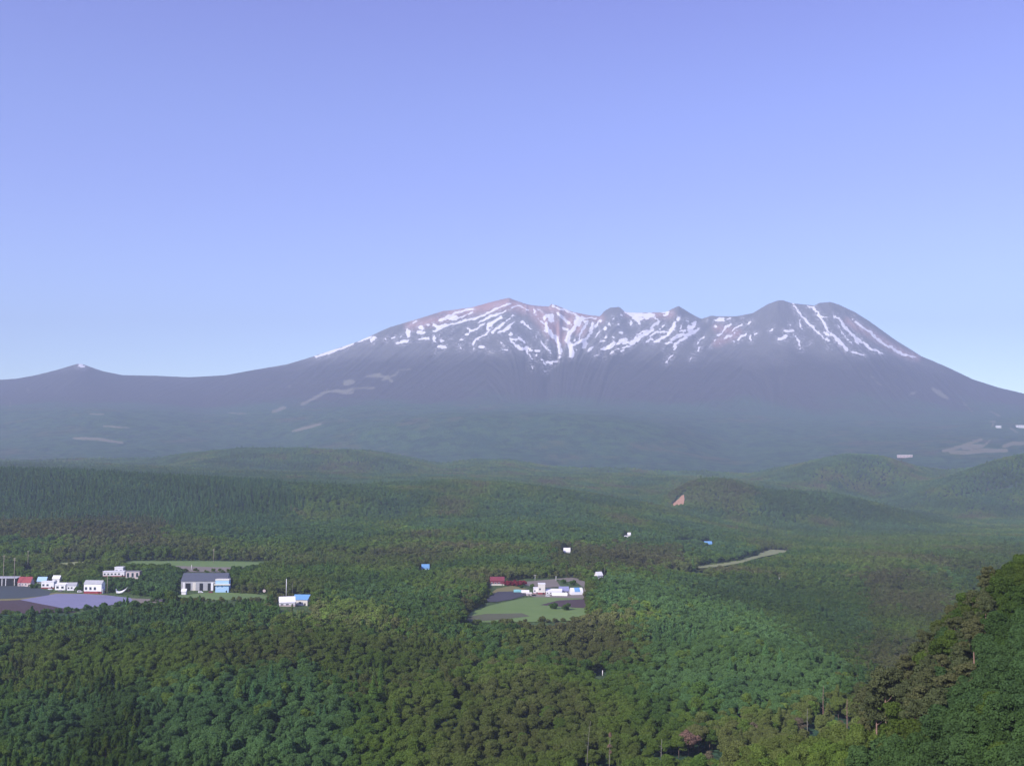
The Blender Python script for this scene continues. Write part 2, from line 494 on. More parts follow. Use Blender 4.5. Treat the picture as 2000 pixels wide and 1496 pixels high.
def b_mountain(n, p):
    g = N(n, 'ShaderNodeNewGeometry'); pos = g.outputs['Position']
    big = noise(n, pos, .0016, 5, .6); mid = noise(n, pos, .008, 6, .65); fine = noise(n, pos, .035, 4, .7)
    z = N(n, 'ShaderNodeSeparateXYZ'); n.links.new(pos, z.inputs[0])
    alt = math_(n, 'ADD', z.outputs[2], math_(n, 'MULTIPLY', math_(n, 'SUBTRACT', big, .5), 500))
    rock = mixc(n, mid, (.10, .10, .098), (.19, .185, .17))
    wood = mixc(n, mid, (.038, .038, .036), (.068, .060, .056))
    low = mixc(n, mid, (.030, .078, .044), (.056, .100, .052))
    col = mixc(n, smoothstep(n, alt, 540, 760), low, wood)
    col = mixc(n, smoothstep(n, alt, 1050, 1350), col, rock)
    col = mixc(n, math_(n, 'MULTIPLY', attr(n, 'red'), .85), col, mixc(n, mid, (.44, .22, .19), (.50, .31, .27)))
    col = mixc(n, smoothstep(n, math_(n, 'ADD', attr(n, 'pale'), math_(n, 'MULTIPLY', math_(n, 'SUBTRACT', mid, .5), 1.3)), .40, .75), col, (.20, .19, .14))
    e = math_(n, 'ADD', attr(n, 'snow'), math_(n, 'MULTIPLY', math_(n, 'SUBTRACT', mid, .5), .7))
    e = math_(n, 'ADD', e, math_(n, 'MULTIPLY', math_(n, 'SUBTRACT', fine, .5), .35))
    dust = math_(n, 'MULTIPLY', math_(n, 'MULTIPLY', smoothstep(n, attr(n, 'near_snow'), .05, .7), smoothstep(n, fine, .50, .60)), .55)
    col = mixc(n, dust, col, (.75, .72, .74))
    col = mixc(n, smoothstep(n, e, .42, .52), col, (.98, .96, .97))
    n.links.new(col, p.inputs[0])
    bm = N(n, 'ShaderNodeBump'); bm.inputs['Strength'].default_value = .55; bm.inputs['Distance'].default_value = 18
    n.links.new(math_(n, 'ADD', fine, math_(n, 'MULTIPLY', mid, 2)), bm.inputs['Height']); n.links.new(bm.outputs[0], p.inputs['Normal'])
TONES = [(0, (.056, .118, .042)), (.25, (.078, .142, .046)), (.45, (.068, .128, .028)), (.62, (.104, .158, .028)), (.78, (.108, .130, .038)), (.95, (.114, .116, .044))]
def foliage(name, stops=None, transl=.30, mul=(1, 1, 1)):
    """stops None: the hue of each tree comes from its own 'tone' and 'lum' values (kind of wood, freshness of leaf; lum also holds haze painted in with distance)"""
    def b(n, p):
        o = N(n, 'ShaderNodeObjectInfo'); g = N(n, 'ShaderNodeNewGeometry'); rnd = o.outputs['Random']
        ta = N(n, 'ShaderNodeAttribute'); ta.attribute_type = 'INSTANCER'; ta.attribute_name = 'tone'
        la = N(n, 'ShaderNodeAttribute'); la.attribute_type = 'INSTANCER'; la.attribute_name = 'lum'
        f = math_(n, 'ADD', ta.outputs['Fac'], math_(n, 'MULTIPLY', math_(n, 'SUBTRACT', rnd, .5), .10))
        col = ramp(n, f if stops is None else rnd, TONES if stops is None else stops)
        if mul != (1, 1, 1): col = mixc(n, 1.0, col, mul, 'MULTIPLY')
        lf = noise(n, g.outputs['Position'], 1.6, 3, .7); lum = la.outputs['Fac'] if stops is None else 1.0
        hsv = N(n, 'ShaderNodeHueSaturation'); n.links.new(col, hsv.inputs['Color'])
        v = math_(n, 'ADD', .50, math_(n, 'ADD', math_(n, 'MULTIPLY', lf, .84), math_(n, 'MULTIPLY', math_(n, 'FRACT', math_(n, 'MULTIPLY', rnd, 91.7)), .22)))
        n.links.new(math_(n, 'MULTIPLY', v, lum), hsv.inputs['Value'])
        n.links.new(hsv.outputs[0], p.inputs[0]); p.inputs['Roughness'].default_value = .9; p.inputs['Specular IOR Level'].default_value = .08
        tr = N(n, 'ShaderNodeBsdfTranslucent'); n.links.new(mixc(n, 1.0, hsv.outputs[0], (1.15, 1.15, .65), 'MULTIPLY'), tr.inputs[0])
        mx = N(n, 'ShaderNodeMixShader'); mx.inputs[0].default_value = transl
        out = [q for q in n.nodes if q.type == 'OUTPUT_MATERIAL'][0]
        n.links.new(p.outputs[0], mx.inputs[1]); n.links.new(tr.outputs[0], mx.inputs[2]); n.links.new(mx.outputs[0], out.inputs[0])
    return mat(name, b)
M_BROAD = foliage('broadleaf_foliage'); M_CONIF = foliage('conifer_foliage', None, .1, (.85, .95, 1.0)); M_PINE = foliage('pine_foliage', [(.2, (.072, .088, .036)), (.8, (.092, .098, .040))], .12)
M_DEAD = foliage('dry_foliage', [(.2, (.20, .125, .095)), (.8, (.24, .155, .115))], .1)
M_OLIVE = foliage('olive_brown_foliage', [(.2, (.14, .115, .08)), (.8, (.15, .13, .08))], .15)
M_REDLEAF = foliage('red_foliage', [(.2, (.18, .02, .04)), (.8, (.24, .035, .05))], .2)
M_BARK = flat('bark', (.17, .12, .095), .9, .25, 3); M_PINEBARK = flat('pine_bark', (.30, .19, .15), .9, .25, 3); M_PALEBARK = flat('pale_bark', (.25, .24, .19), .9, .2, 3)
M_GROUND = mat('forest_floor_and_far_woods', b_ground); M_MOUNT = mat('mountain_slope', b_mountain)

# ------------------------------------------------------------------ mesh helpers
def tag(o, label=None, cat=None, group=None, kind=None):
    for k, v in (('label', label), ('category', cat), ('group', group), ('kind', kind)):
        if v: o[k] = v
    return o
def grid_mesh(name, r0, r1, c0, c1, cs, attrs, m):
    cols = np.arange(c0, c1, cs); rr = np.arange(r0, r1 + 1)
    x = XX[np.ix_(rr, cols)]; y = DD[np.ix_(rr, cols)]; z = Z[np.ix_(rr, cols)]
    nr, nc = x.shape; me = bpy.data.meshes.new(name)
    co = np.stack([x, y, z], -1).reshape(-1, 3).astype(np.float32)
    i = (np.arange(nr - 1)[:, None] * nc + np.arange(nc - 1)[None, :]).ravel()
    q = np.stack([i, i + 1, i + nc + 1, i + nc], -1).astype(np.int32)
    me.vertices.add(len(co)); me.vertices.foreach_set('co', co.ravel()); me.loops.add(q.size); me.polygons.add(len(q))
    me.loops.foreach_set('vertex_index', q.ravel()); me.polygons.foreach_set('loop_start', np.arange(0, q.size, 4, dtype=np.int32)); me.polygons.foreach_set('loop_total', np.full(len(q), 4, np.int32))
    me.polygons.foreach_set('use_smooth', np.ones(len(q), bool)); me.update()
    for k, a in attrs.items():
        at = me.attributes.new(k, 'FLOAT', 'POINT'); at.data.foreach_set('value', a[np.ix_(rr, cols)].astype(np.float32).ravel())
    me.materials.append(m); o = bpy.data.objects.new(name, me); C.objects.link(o); return o
def quads_mesh(name, verts, faces, m, smooth_=False):
    me = bpy.data.meshes.new(name); me.from_pydata(verts, [], faces); me.materials.append(m)
    if smooth_: me.polygons.foreach_set('use_smooth', np.ones(len(me.polygons), bool))
    me.update(); return me

# ------------------------------------------------------------------ the land
iM = int(np.searchsorted(DR, 9350))
farm = ((PYT > 1090) & (PYT < 1200) & (DD > 900) & (DD < 1500) & (PXT < 620)) | ((PXT > 880) & (PXT < 1170) & (DD > 900) & (DD < 1300))
farm = farm.astype(float)
paleA = paint(PXT, PYT, PALE, 6.0) * (DD > 4700); WX = PXT + 2.0 * vnoise(PXT / 8, PYT / 6, 61) + 1.6 * vnoise(PXT / 2.6, PYT / 2.2, 62); WY = PYT + 1.6 * vnoise(PXT / 7, PYT / 7, 63) + 1.3 * vnoise(PXT / 2.6, PYT / 2.6, 64)
snowA = paint(WX, WY, [(wd * (.92 + .42 * ((int(p[0][0]) * 7) % 5) / 5), p) for wd, p in SNOW], 2.3) * (DD > 9500) * (DD < 12700)
nearA = paint(PXT, PYT, [(wd + 10, p) for wd, p in SNOW], 9.0) * (DD > 9500) * (DD < 12700); redA = paint(PXT, PYT, RED, 9.0) * (DD > 9500)
ground = grid_mesh('ground', 0, iM, 0, len(U), 2, {'farm': farm, 'pale': paleA}, M_GROUND); tag(ground, kind='structure')
mountain = grid_mesh('mountain', iM, len(DR) - 1, 380, 1481, 1, {'snow': snowA, 'near_snow': nearA, 'pale': paleA, 'red': redA}, M_MOUNT); tag(mountain, kind='structure')
for nm, a, b in (('mountain_flank', 0, 381), ('mountain_flank', 1480, len(U))):
    fl = grid_mesh(nm, iM, len(DR) - 1, a, b, 4 if a else 4, {'snow': snowA, 'near_snow': nearA, 'pale': paleA, 'red': redA}, M_MOUNT); tag(fl, kind='structure')
# the hilltop the camera looks from
zt = float(Z[0].mean()); vs = []; fs = []
for j in range(13):
    for i in range(25): vs.append((-600 + 50 * i, 20 - 50 * j, zt - 1.2 - .03 * abs(-600 + 50 * i) - .02 * 50 * j))
for j in range(12):
    for i in range(24): a = j * 25 + i; fs.append((a, a + 25, a + 26, a + 1))
hilltop = bpy.data.objects.new('hilltop', quads_mesh('hilltop', vs, fs, M_GROUND, True)); C.objects.link(hilltop); tag(hilltop, kind='structure')

# ------------------------------------------------------------------ fields, tracks and bare ground, draped on the land
def sheet(name, poly, m, lift=.3, dmin=700, dmax=1900, cuts=4):
    bm = bmesh.new(); vs = []
    for px, py in poly:
        p = hit(px, py, dmin, dmax); vs.append(bm.verts.new(p))
    bm.faces.new(vs); bmesh.ops.triangulate(bm, faces=bm.faces[:])
    for k in range(cuts):
        L = [e for e in bm.edges if e.calc_length() > 14]
        if L: bmesh.ops.subdivide_edges(bm, edges=L, cuts=1); bmesh.ops.triangulate(bm, faces=[f for f in bm.faces if len(f.verts) > 3])
    for v in bm.verts: v.co.z = float(ground_z(v.co.x, v.co.y)) + lift
    bmesh.ops.recalc_face_normals(bm, faces=bm.faces[:])
    if sum(f.normal.z for f in bm.faces) < 0: bmesh.ops.reverse_faces(bm, faces=bm.faces[:])
    me = bpy.data.meshes.new(name); bm.to_mesh(me); bm.free(); me.materials.append(m)
    o = bpy.data.objects.new(name, me); C.objects.link(o); tag(o, kind='structure'); return o
def rowed(name, c1, c2, scale=.35, ang=0):
    def b(n, p):
        g = N(n, 'ShaderNodeNewGeometry'); mp = N(n, 'ShaderNodeMapping'); mp.inputs['Rotation'].default_value = (0, 0, ang); n.links.new(g.outputs['Position'], mp.inputs[0])
        wv = N(n, 'ShaderNodeTexWave'); wv.inputs['Scale'].default_value = scale; wv.inputs['Distortion'].default_value = 1.5; n.links.new(mp.outputs[0], wv.inputs[0])
        f = math_(n, 'ADD', math_(n, 'MULTIPLY', wv.outputs['Fac'], .35), math_(n, 'MULTIPLY', noise(n, g.outputs['Position'], .05, 5, .65), .65))
        n.links.new(mixc(n, f, c1, c2), p.inputs[0])
    return mat(name, b)
M_GRASSF = rowed('grass_field', (.090, .160, .040), (.19, .26, .085)); M_DARKSOIL = rowed('dark_ploughed_soil', (.035, .035, .045), (.095, .090, .105), .3, .5)
M_BROWNSOIL = rowed('brown_soil', (.060, .040, .042), (.095, .065, .065)); M_PLASTIC = rowed('plastic_mulch', (.17, .17, .25), (.26, .25, .36), .2, 1.2)
M_SLATE = rowed('slate_green_crop', (.05, .065, .07), (.075, .09, .09)); M_VERGE = rowed('yellow_verge', (.16, .16, .055), (.24, .20, .085))
M_TAN = rowed('dry_track', (.16, .14, .11), (.25, .215, .18)); M_ORANGE = rowed('orange_earth', (.34, .19, .12), (.46, .27, .18)); M_PALEGREEN = rowed('pale_meadow', (.19, .22, .09), (.30, .31, .14))
sheet('field', [(-260, 1148), (40, 1144), (80, 1150), (100, 1156), (95, 1163), (40, 1169), (-260, 1176)], M_SLATE, .34)
sheet('field_verge', [(-260, 1176), (40, 1168), (110, 1157), (200, 1161), (235, 1166), (60, 1176), (-260, 1186)], M_VERGE, .30)
sheet('mulched_field', [(38, 1172), (75, 1166), (110, 1160), (160, 1160), (210, 1163), (255, 1168), (262, 1176), (215, 1182), (150, 1190), (120, 1188), (80, 1180)], M_PLASTIC, .38)
sheet('ploughed_field', [(-260, 1182), (20, 1173), (40, 1172), (80, 1180), (122, 1189), (150, 1196), (-260, 1205)], M_BROWNSOIL, .42)
sheet('field_track', [(250, 1168), (320, 1170), (345, 1172), (300, 1178), (255, 1178)], M_TAN, .36)
sheet('grass_field', [(240, 1096), (420, 1096), (540, 1099), (530, 1106), (400, 1110), (240, 1108)], M_GRASSF, .36)
sheet('field_strip', [(275, 1109), (330, 1105), (420, 1108), (530, 1108), (470, 1118), (300, 1117), (243, 1114)], M_TAN, .44)
sheet('meadow', [(100, 1102), (150, 1097), (205, 1098), (200, 1108), (140, 1116), (100, 1116)], M_PALEGREEN, .36)
sheet('meadow', [(345, 1163), (420, 1156), (500, 1160), (560, 1170), (520, 1178), (420, 1172), (350, 1174)], M_GRASSF, .3, 900)
sheet('green_field', [(905, 1200), (960, 1182), (1030, 1167), (1110, 1163), (1148, 1164), (1150, 1200), (1120, 1212), (905, 1213)], M_GRASSF, .33, 880)
sheet('ploughed_field', [(940, 1176), (955, 1167), (972, 1156), (1010, 1155), (1030, 1162), (1000, 1171), (970, 1176)], M_DARKSOIL, .45, 900)
sheet('ploughed_field', [(1055, 1182), (1090, 1173), (1146, 1170), (1147, 1188), (1105, 1186)], M_BROWNSOIL, .46, 880)
sheet('field_strip', [(905, 1205), (950, 1199), (1020, 1198), (1035, 1204), (960, 1212), (905, 1214)], rowed('fallow_ground', (.085, .10, .05), (.13, .125, .075)), .47, 860)
sheet('verge', [(945, 1170), (970, 1150), (1000, 1144), (1030, 1150), (1012, 1155), (972, 1156)], M_VERGE, .42, 900)
sheet('gravel_yard', [(1020, 1137), (1085, 1131), (1095, 1146), (1070, 1148), (1025, 1144)], M_TAN, .42, 900)
sheet('farm_track', [(1085, 1131), (1115, 1128), (1138, 1132), (1150, 1142), (1150, 1170), (1136, 1170), (1140, 1148), (1126, 1138), (1100, 1136)], M_TAN, .5, 900)
sheet('farmyard', [(1020, 1158), (1140, 1156), (1140, 1169), (1040, 1166)], M_TAN, .38, 900)
sheet('meadow', [(1316, 1112), (1370, 1107), (1440, 1098), (1480, 1088), (1485, 1080), (1505, 1075), (1552, 1078), (1510, 1086), (1450, 1102), (1370, 1113)], M_PALEGREEN, 3.0, 1300, 2600)
sheet('meadow', [(1296, 1066), (1330, 1058), (1372, 1061), (1378, 1066), (1340, 1064)], M_PALEGREEN, 3.0, 1500, 3000)
sheet('landslide_scar', [(1311, 989), (1318, 981), (1326, 975), (1331, 969), (1336, 967), (1337, 976), (1334, 989)], M_ORANGE, 2.0, 2900, 4200)
sheet('meadow', [(1590, 985), (1625, 990), (1650, 1000), (1690, 1010), (1660, 1008), (1610, 996)], M_PALEGREEN, 4.0, 2900, 4200)

# ------------------------------------------------------------------ trees
def ico(r=1.0, sub=1):
    bm = bmesh.new(); bmesh.ops.create_icosphere(bm, subdivisions=sub, radius=r)
    v = np.array([q.co[:] for q in bm.verts]); f = [[q.index for q in g.verts] for g in bm.faces]; bm.free(); return v, f
ICO1 = ico(1.0, 1)
def leafy(lobes, n, size, rs, tilt=.75, core=.74):
    """leaf clumps on the outside of lobes (c, (rx,ry,rz)); returns verts, faces"""
    C_ = np.array([l[0] for l in lobes]); Rr = np.array([l[1] for l in lobes])
    area = (Rr[:, 0] * Rr[:, 2]); pick = rs.choice(len(lobes), n * 2, p=area / area.sum())
    d = rs.normal(size=(n * 2, 3)); d /= np.linalg.norm(d, axis=1)[:, None]; d[:, 2] = np.where(d[:, 2] < -.4, -d[:, 2], d[:, 2])
    p = C_[pick] + d * Rr[pick] * rs.uniform(.86, 1.12, (n * 2, 1))
    q = (p[:, None, :] - C_[None]) / Rr[None]; inside = ((q**2).sum(-1) < .72).any(1)
    keep = np.where(~inside)[0][:n]; p = p[keep]; nrm = d[keep] / Rr[pick[keep]]; nrm /= np.linalg.norm(nrm, axis=1)[:, None]
    nrm = nrm + rs.normal(size=nrm.shape) * tilt * .6; nrm /= np.linalg.norm(nrm, axis=1)[:, None]
    t = np.cross(nrm, rs.normal(size=nrm.shape)); t /= np.linalg.norm(t, axis=1)[:, None]; b = np.cross(nrm, t)
    s = size * rs.uniform(.6, 1.35, (len(p), 1)); k = rs.uniform(.5, .9, (len(p), 1))
    V = np.stack([p + t * s, p + b * s * k, p - t * s, p - b * s * k + nrm * s * .25], 1).reshape(-1, 3)
    verts = [V]; faces = [(4 * i, 4 * i + 1, 4 * i + 2, 4 * i + 3) for i in range(len(p))]; off = len(V)
    for c, r in lobes:
        verts.append(ICO1[0] * np.array(r) * core * rs.uniform(.85, 1.1, (len(ICO1[0]), 1)) + np.array(c)); faces += [tuple(a + off for a in f) for f in ICO1[1]]; off += len(ICO1[0])
    return np.concatenate(verts), faces
def lobes_for(kind, rs):
    L = []
    if kind == 'broad':
        H = rs.uniform(9, 12); rx = rs.uniform(3.0, 4.2)
        for i in range(15):
            a = rs.uniform(0, 6.28); f = rs.uniform(.15, 1)**.6; zz = rs.uniform(-1, 1)
            rr = rx * f * math.sqrt(max(.05, 1 - (zz * .9)**2)) * .85
            L.append(((math.cos(a) * rr, math.sin(a) * rr, H * .60 + zz * H * .26), (rs.uniform(1.1, 1.9),) * 2 + (rs.uniform(.9, 1.5),)))
        L.append(((0, 0, H * .6), (rx * .7, rx * .7, H * .25)))
    elif kind == 'tall':
        H = rs.uniform(13, 16)
        for i in range(15):
            a = rs.uniform(0, 6.28); t = i / 14; rr = (1.6 * math.sin(math.pi * (.15 + .8 * t)) + .2) * rs.uniform(.5, 1.1)
            L.append(((math.cos(a) * rr, math.sin(a) * rr, 3 + t * (H - 4)), (rs.uniform(.9, 1.4) * (1.15 - .5 * t),) * 2 + (rs.uniform(1.3, 2.0),)))
    elif kind == 'conifer':
        H = rs.uniform(13, 17)
        for i in range(12):
            t = i / 11; L.append(((rs.uniform(-.25, .25), rs.uniform(-.25, .25), 2.5 + t * (H - 3)), ((2.5 * (1 - t)**.85 + .35) * rs.uniform(.85, 1.15),) * 2 + (.95,)))
    elif kind == 'pine':
        H = rs.uniform(11, 14)
        for i in range(24):
            t = rs.uniform(0, 1); a = rs.uniform(0, 6.28); rr = rs.uniform(.5, 3.4) * (1.15 - .65 * t)
            L.append(((math.cos(a) * rr, math.sin(a) * rr, H * (.48 + .48 * t)), (rs.uniform(.8, 1.5),) * 2 + (rs.uniform(.55, .9),)))
    elif kind == 'bush':
        for i in range(9):
            a = rs.uniform(0, 6.28); rr = rs.uniform(0, 1.8); L.append(((math.cos(a) * rr, math.sin(a) * rr, rs.uniform(.8, 2.6)), (rs.uniform(.9, 1.4),) * 2 + (rs.uniform(.8, 1.2),)))
    return L
def tube(pts, r0, r1, sides=7):
    vs = []; fs = []; n = len(pts)
    for k, p in enumerate(pts):
        r = r0 + (r1 - r0) * k / (n - 1); d = (Vector(pts[min(k + 1, n - 1)]) - Vector(pts[max(k - 1, 0)])).normalized()
        a = d.orthogonal().normalized(); b = d.cross(a)
        for s in range(sides): q = Vector(p) + a * math.cos(6.2832 * s / sides) * r + b * math.sin(6.2832 * s / sides) * r; vs.append(tuple(q))
    for k in range(n - 1):
        for s in range(sides): fs.append((k * sides + s, k * sides + (s + 1) % sides, (k + 1) * sides + (s + 1) % sides, (k + 1) * sides + s))
    fs.append(tuple(range(sides - 1, -1, -1))); fs.append(tuple((n - 1) * sides + s for s in range(sides))); return vs, fs
def join(parts):
    V = []; Fc = []
    for v, f in parts: o = len(V); V += list(v); Fc += [tuple(i + o for i in g) for g in f]
    return V, Fc
def trunk_mesh(kind, lobes, rs, m):
    top = max(l[0][2] for l in lobes); r = {'broad': .22, 'tall': .2, 'conifer': .2, 'pine': .24, 'bush': .09}[kind]
    lean = rs.uniform(-.4, .4, 2); P = [(0, 0, -1.0), (lean[0] * .2, lean[1] * .2, top * .3), (lean[0] * .4, 0, top * .6), (lean[0] * .5, lean[1] * .3, top * .95)]
    parts = [tube(P, r, r * .25, 7)]
    for l in lobes[:7]:
        c = l[0]; z0 = max(.5, c[2] - 1.6); f = z0 / top
        parts.append(tube([(lean[0] * .4 * f, 0, z0 * .92), (c[0] * .55, c[1] * .55, z0 + .5), (c[0] * .9, c[1] * .9, c[2])], r * .38, r * .12, 5))
    V, Fc = join(parts); return quads_mesh(kind + '_trunk', V, Fc, m, True)
FM = {'broad': M_BROAD, 'tall': M_BROAD, 'conifer': M_CONIF, 'pine': M_PINE, 'bush': M_BROAD}
BM = {'broad': M_BARK, 'tall': M_BARK, 'conifer': M_BARK, 'pine': M_PINEBARK, 'bush': M_BARK}
PROTO = {}
def make_proto(kind, seed, n, size, m=None):
    rs = np.random.default_rng(seed); L = lobes_for(kind, rs); V, Fc = leafy(L, n, size, rs, 1.15, .70)
    return quads_mesh(kind + '_crown', V.tolist(), Fc, m or FM[kind]), trunk_mesh(kind, L, rs, BM[kind]), max(l[0][2] + l[1][2] for l in L)
for kind, cnt in (('broad', 6), ('tall', 3), ('conifer', 3), ('pine', 3)):
    PROTO[kind] = [make_proto(kind, 100 + 7 * i + len(kind), 4000, .25 if kind != 'pine' else .23) for i in range(cnt)]
LOW = {kind: [make_proto(kind, 300 + 5 * i + len(kind), 620, .62) for i in range(4)] for kind in ('broad', 'tall', 'conifer')}

def inpoly(px, py, poly):
    ins = np.zeros(px.shape, bool); n = len(poly)
    for i in range(n):
        x0, y0 = poly[i]; x1, y1 = poly[(i + 1) % n]
        if y0 == y1: continue
        c = ((y0 > py) != (y1 > py)) & (px < (x1 - x0) * (py - y0) / (y1 - y0) + x0); ins ^= c
    return ins
CLEAR = [  # open ground, (photo column, photo row) of the ground itself
 [(-400, 1140), (0, 1136), (60, 1138), (120, 1142), (180, 1150), (230, 1156), (255, 1160), (330, 1166), (352, 1158), (352, 1116), (455, 1116), (455, 1157), (510, 1160), (545, 1168), (500, 1176), (400, 1174), (330, 1172), (262, 1180), (200, 1186), (130, 1196), (0, 1200), (-400, 1205)],
 [(195, 1122), (280, 1122), (280, 1136), (215, 1140), (195, 1136)],
 [(238, 1094), (545, 1095), (535, 1110), (470, 1122), (350, 1122), (300, 1116), (243, 1117)],
 [(100, 1098), (205, 1095), (200, 1108), (140, 1118), (100, 1118)],
 [(535, 1165), (612, 1165), (612, 1192), (535, 1192)],
 [(902, 1206), (935, 1180), (950, 1160), (955, 1140), (1020, 1130), (1090, 1128), (1130, 1128), (1150, 1140), (1152, 1205), (1120, 1212), (902, 1216)],
 [(1316, 1115), (1370, 1107), (1440, 1098), (1480, 1084), (1500, 1075), (1560, 1078), (1510, 1089), (1450, 1104), (1370, 1116)],
 [(1296, 1068), (1330, 1057), (1385, 1059), (1390, 1068), (1340, 1068)],
 [(1309, 994), (1318, 979), (1336, 965), (1340, 994)]]
KEEP = []   # (px0, px1, py_top, py_base, D): trees in front must not hide these
def scatter(y0, y1, sp, umax=.56):
    ny = int((y1 - y0) / sp); pts = []
    for j in range(ny):
        y = y0 + (j + .5) * sp; xm = umax * y + 15; n = int(2 * xm / sp); xs = -xm + (np.arange(n) + .5 + (j % 2) * .5) * sp
        pts.append(np.stack([xs + rng.uniform(-.45, .45, n) * sp, y + rng.uniform(-.45, .45, n) * sp], 1))
    return np.concatenate(pts)

# ------------------------------------------------------------------ buildings
def white(name='white_wall'): return flat(name, (.80, .78, .79), .6, .05)
M_WHITE = flat('white_paint', (.82, .80, .80), .6, .04); M_CREAM = flat('cream_render', (.72, .68, .60), .7, .06); M_PINKW = flat('pinkish_wall', (.62, .50, .48), .7, .1)
M_RED = flat('red_roof', (.30, .06, .07), .6, .15); M_MAROON = flat('maroon_cladding', (.22, .05, .07), .7, .15); M_BLUE = flat('blue_roof', (.17, .36, .62), .45, .08); M_LBLUE = flat('light_blue_roof', (.38, .58, .80), .5, .08)
M_GREY = flat('grey_roof', (.24, .23, .24), .7, .1); M_LGREY = flat('light_grey_roof', (.42, .42, .43), .7, .1); M_SLATEB = flat('slate_blue_roof', (.095, .105, .135), .6, .1); M_LAV = flat('lavender_roof', (.26, .27, .42), .5, .08)
M_DARK = flat('dark_opening', (.025, .028, .032), .5, .2); M_GLASS = flat('window_glass', (.05, .065, .08), .12, .1); M_WOODP = flat('weathered_wood', (.40, .33, .26), .85, .15, 2); M_TEAL = flat('teal_sheet', (.22, .48, .48), .5, .1)
M_CONC = flat('concrete', (.50, .48, .44), .8, .1)
def link(name, me, parent=None):
    o = bpy.data.objects.new(name, me); C.objects.link(o); o.parent = parent; return o
def box_(x0, x1, y0, y1, z0, z1):
    v = [(x0, y0, z0), (x1, y0, z0), (x1, y1, z0), (x0, y1, z0), (x0, y0, z1), (x1, y0, z1), (x1, y1, z1), (x0, y1, z1)]
    return v, [(0, 3, 2, 1), (4, 5, 6, 7), (0, 1, 5, 4), (1, 2, 6, 5), (2, 3, 7, 6), (3, 0, 4, 7)]
def pm(name, geo, m, parent, smooth_=False): return link(name, quads_mesh(name, geo[0], geo[1], m, smooth_), parent)
def prism(profile, x0, x1):      # profile in (y,z), extruded along x
    n = len(profile); v = [(x0, y, z) for y, z in profile] + [(x1, y, z) for y, z in profile]
    f = [tuple(range(n)), tuple(range(2 * n - 1, n - 1, -1))] + [(i, i + n, (i + 1) % n + n, (i + 1) % n) for i in range(n)]
    bm = bmesh.new(); bv = [bm.verts.new(q) for q in v]
    for g in f: bm.faces.new([bv[i] for i in g])
    bmesh.ops.recalc_face_normals(bm, faces=bm.faces[:]); V = [tuple(q.co) for q in bm.verts]; bm.verts.index_update(); Fc = [tuple(q.index for q in g.verts) for g in bm.faces]; bm.free(); return V, Fc
def thing(name, label, cat, loc, rz=0, group=None):
    o = bpy.data.objects.new(name, None); C.objects.link(o); o.location = loc; o.rotation_euler = (0, 0, rz); o.empty_display_size = 1
    return tag(o, label, cat, group)
def site(px, py, dmin=700, dmax=2600): return hit(px, py, dmin, dmax)
def house(name, label, cat, px0, px1, py_top, py_base, wall, roof, style='gable', depth=7, roofh=.34, base=None, wins=2, door=True, rz=None, winmat=None, dmin=700, dmax=2600, group=None, winh=.34):
    c = site((px0 + px1) / 2, py_base, dmin, dmax); D = c.y; W = (px1 - px0) / F * D; H = (py_base - py_top) / F * D
    KEEP.append((px0 - 1, px1 + 1, py_top, py_base, D))
    t = thing(name, label, cat, c + Vector((0, depth / 2, -.3)), rng.uniform(-.12, .12) if rz is None else rz, group)
    rh = H * roofh if style != 'flat' else H * .08; wh = H - rh; hx = W / 2 * .96; hy = depth / 2
    pm('wall', prism([(-hy, 0), (hy, 0), (hy, wh)] + ([(0, wh + rh * .92)] if style == 'gable' else []) + [(-hy, wh)], -hx, hx) if style != 'arch' else
       prism([(-hy, 0), (hy, 0)] + [(hy * math.cos(a), wh * .3 + (H - wh * .3) * math.sin(a)) for a in np.linspace(0, math.pi, 11)], -hx, hx), wall, t)
    o = .35
    if style == 'gable':
        pm('roof', prism([(-hy - o, wh - .1), (0, H), (hy + o, wh - .1), (hy + o, wh + .15), (0, H + .3), (-hy - o, wh + .15)], -hx - .4, hx + .4), roof, t)
    elif style == 'shed':
        pm('roof', prism([(-hy - o, wh), (hy + o, H), (hy + o, H + .25), (-hy - o, wh + .25)], -hx - .4, hx + .4), roof, t)
    elif style == 'flat':
        pm('roof', box_(-hx - .25, hx + .25, -hy - .25, hy + .25, wh, wh + rh), roof, t)
    elif style == 'arch':
        pm('roof', prism([((hy + .12) * math.cos(a), wh * .3 + (H - wh * .3 + .12) * math.sin(a)) for a in np.linspace(.35, math.pi - .35, 11)] + [(hy * .6 * math.cos(a), wh * .3 + (H - wh * .3) * .6 * math.sin(a)) for a in np.linspace(math.pi - .35, .35, 5)], -hx * .45, hx * .5), roof, t)
    if base: pm('plinth', box_(-hx - .06, hx + .06, -hy - .06, hy + .06, 0, H * .2), base, t)
    if wins:
        stp = 2 * hx / (wins + (1 if door else 0)); ww = min(1.6, stp * .3)
        for i in range(wins):
            x = -hx + (i + .5) * stp; z = wh * .55
            wdw = pm('window', box_(x - ww, x + ww, -hy - .07, -hy + .1, z - wh * winh / 2, z + wh * winh / 2), M_WHITE, t)
            pm('pane', box_(x - ww * .85, x + ww * .85, -hy - .10, -hy + .06, z - wh * winh * .42, z + wh * winh * .42), winmat or M_GLASS, wdw)
        if door: x = hx - stp * .5; pm('door', box_(x - min(.7, stp * .25), x + min(.7, stp * .25), -hy - .06, -hy + .1, .1, min(2.4, wh * .75)), M_DARK, t)
    return t, W, H, depth, D
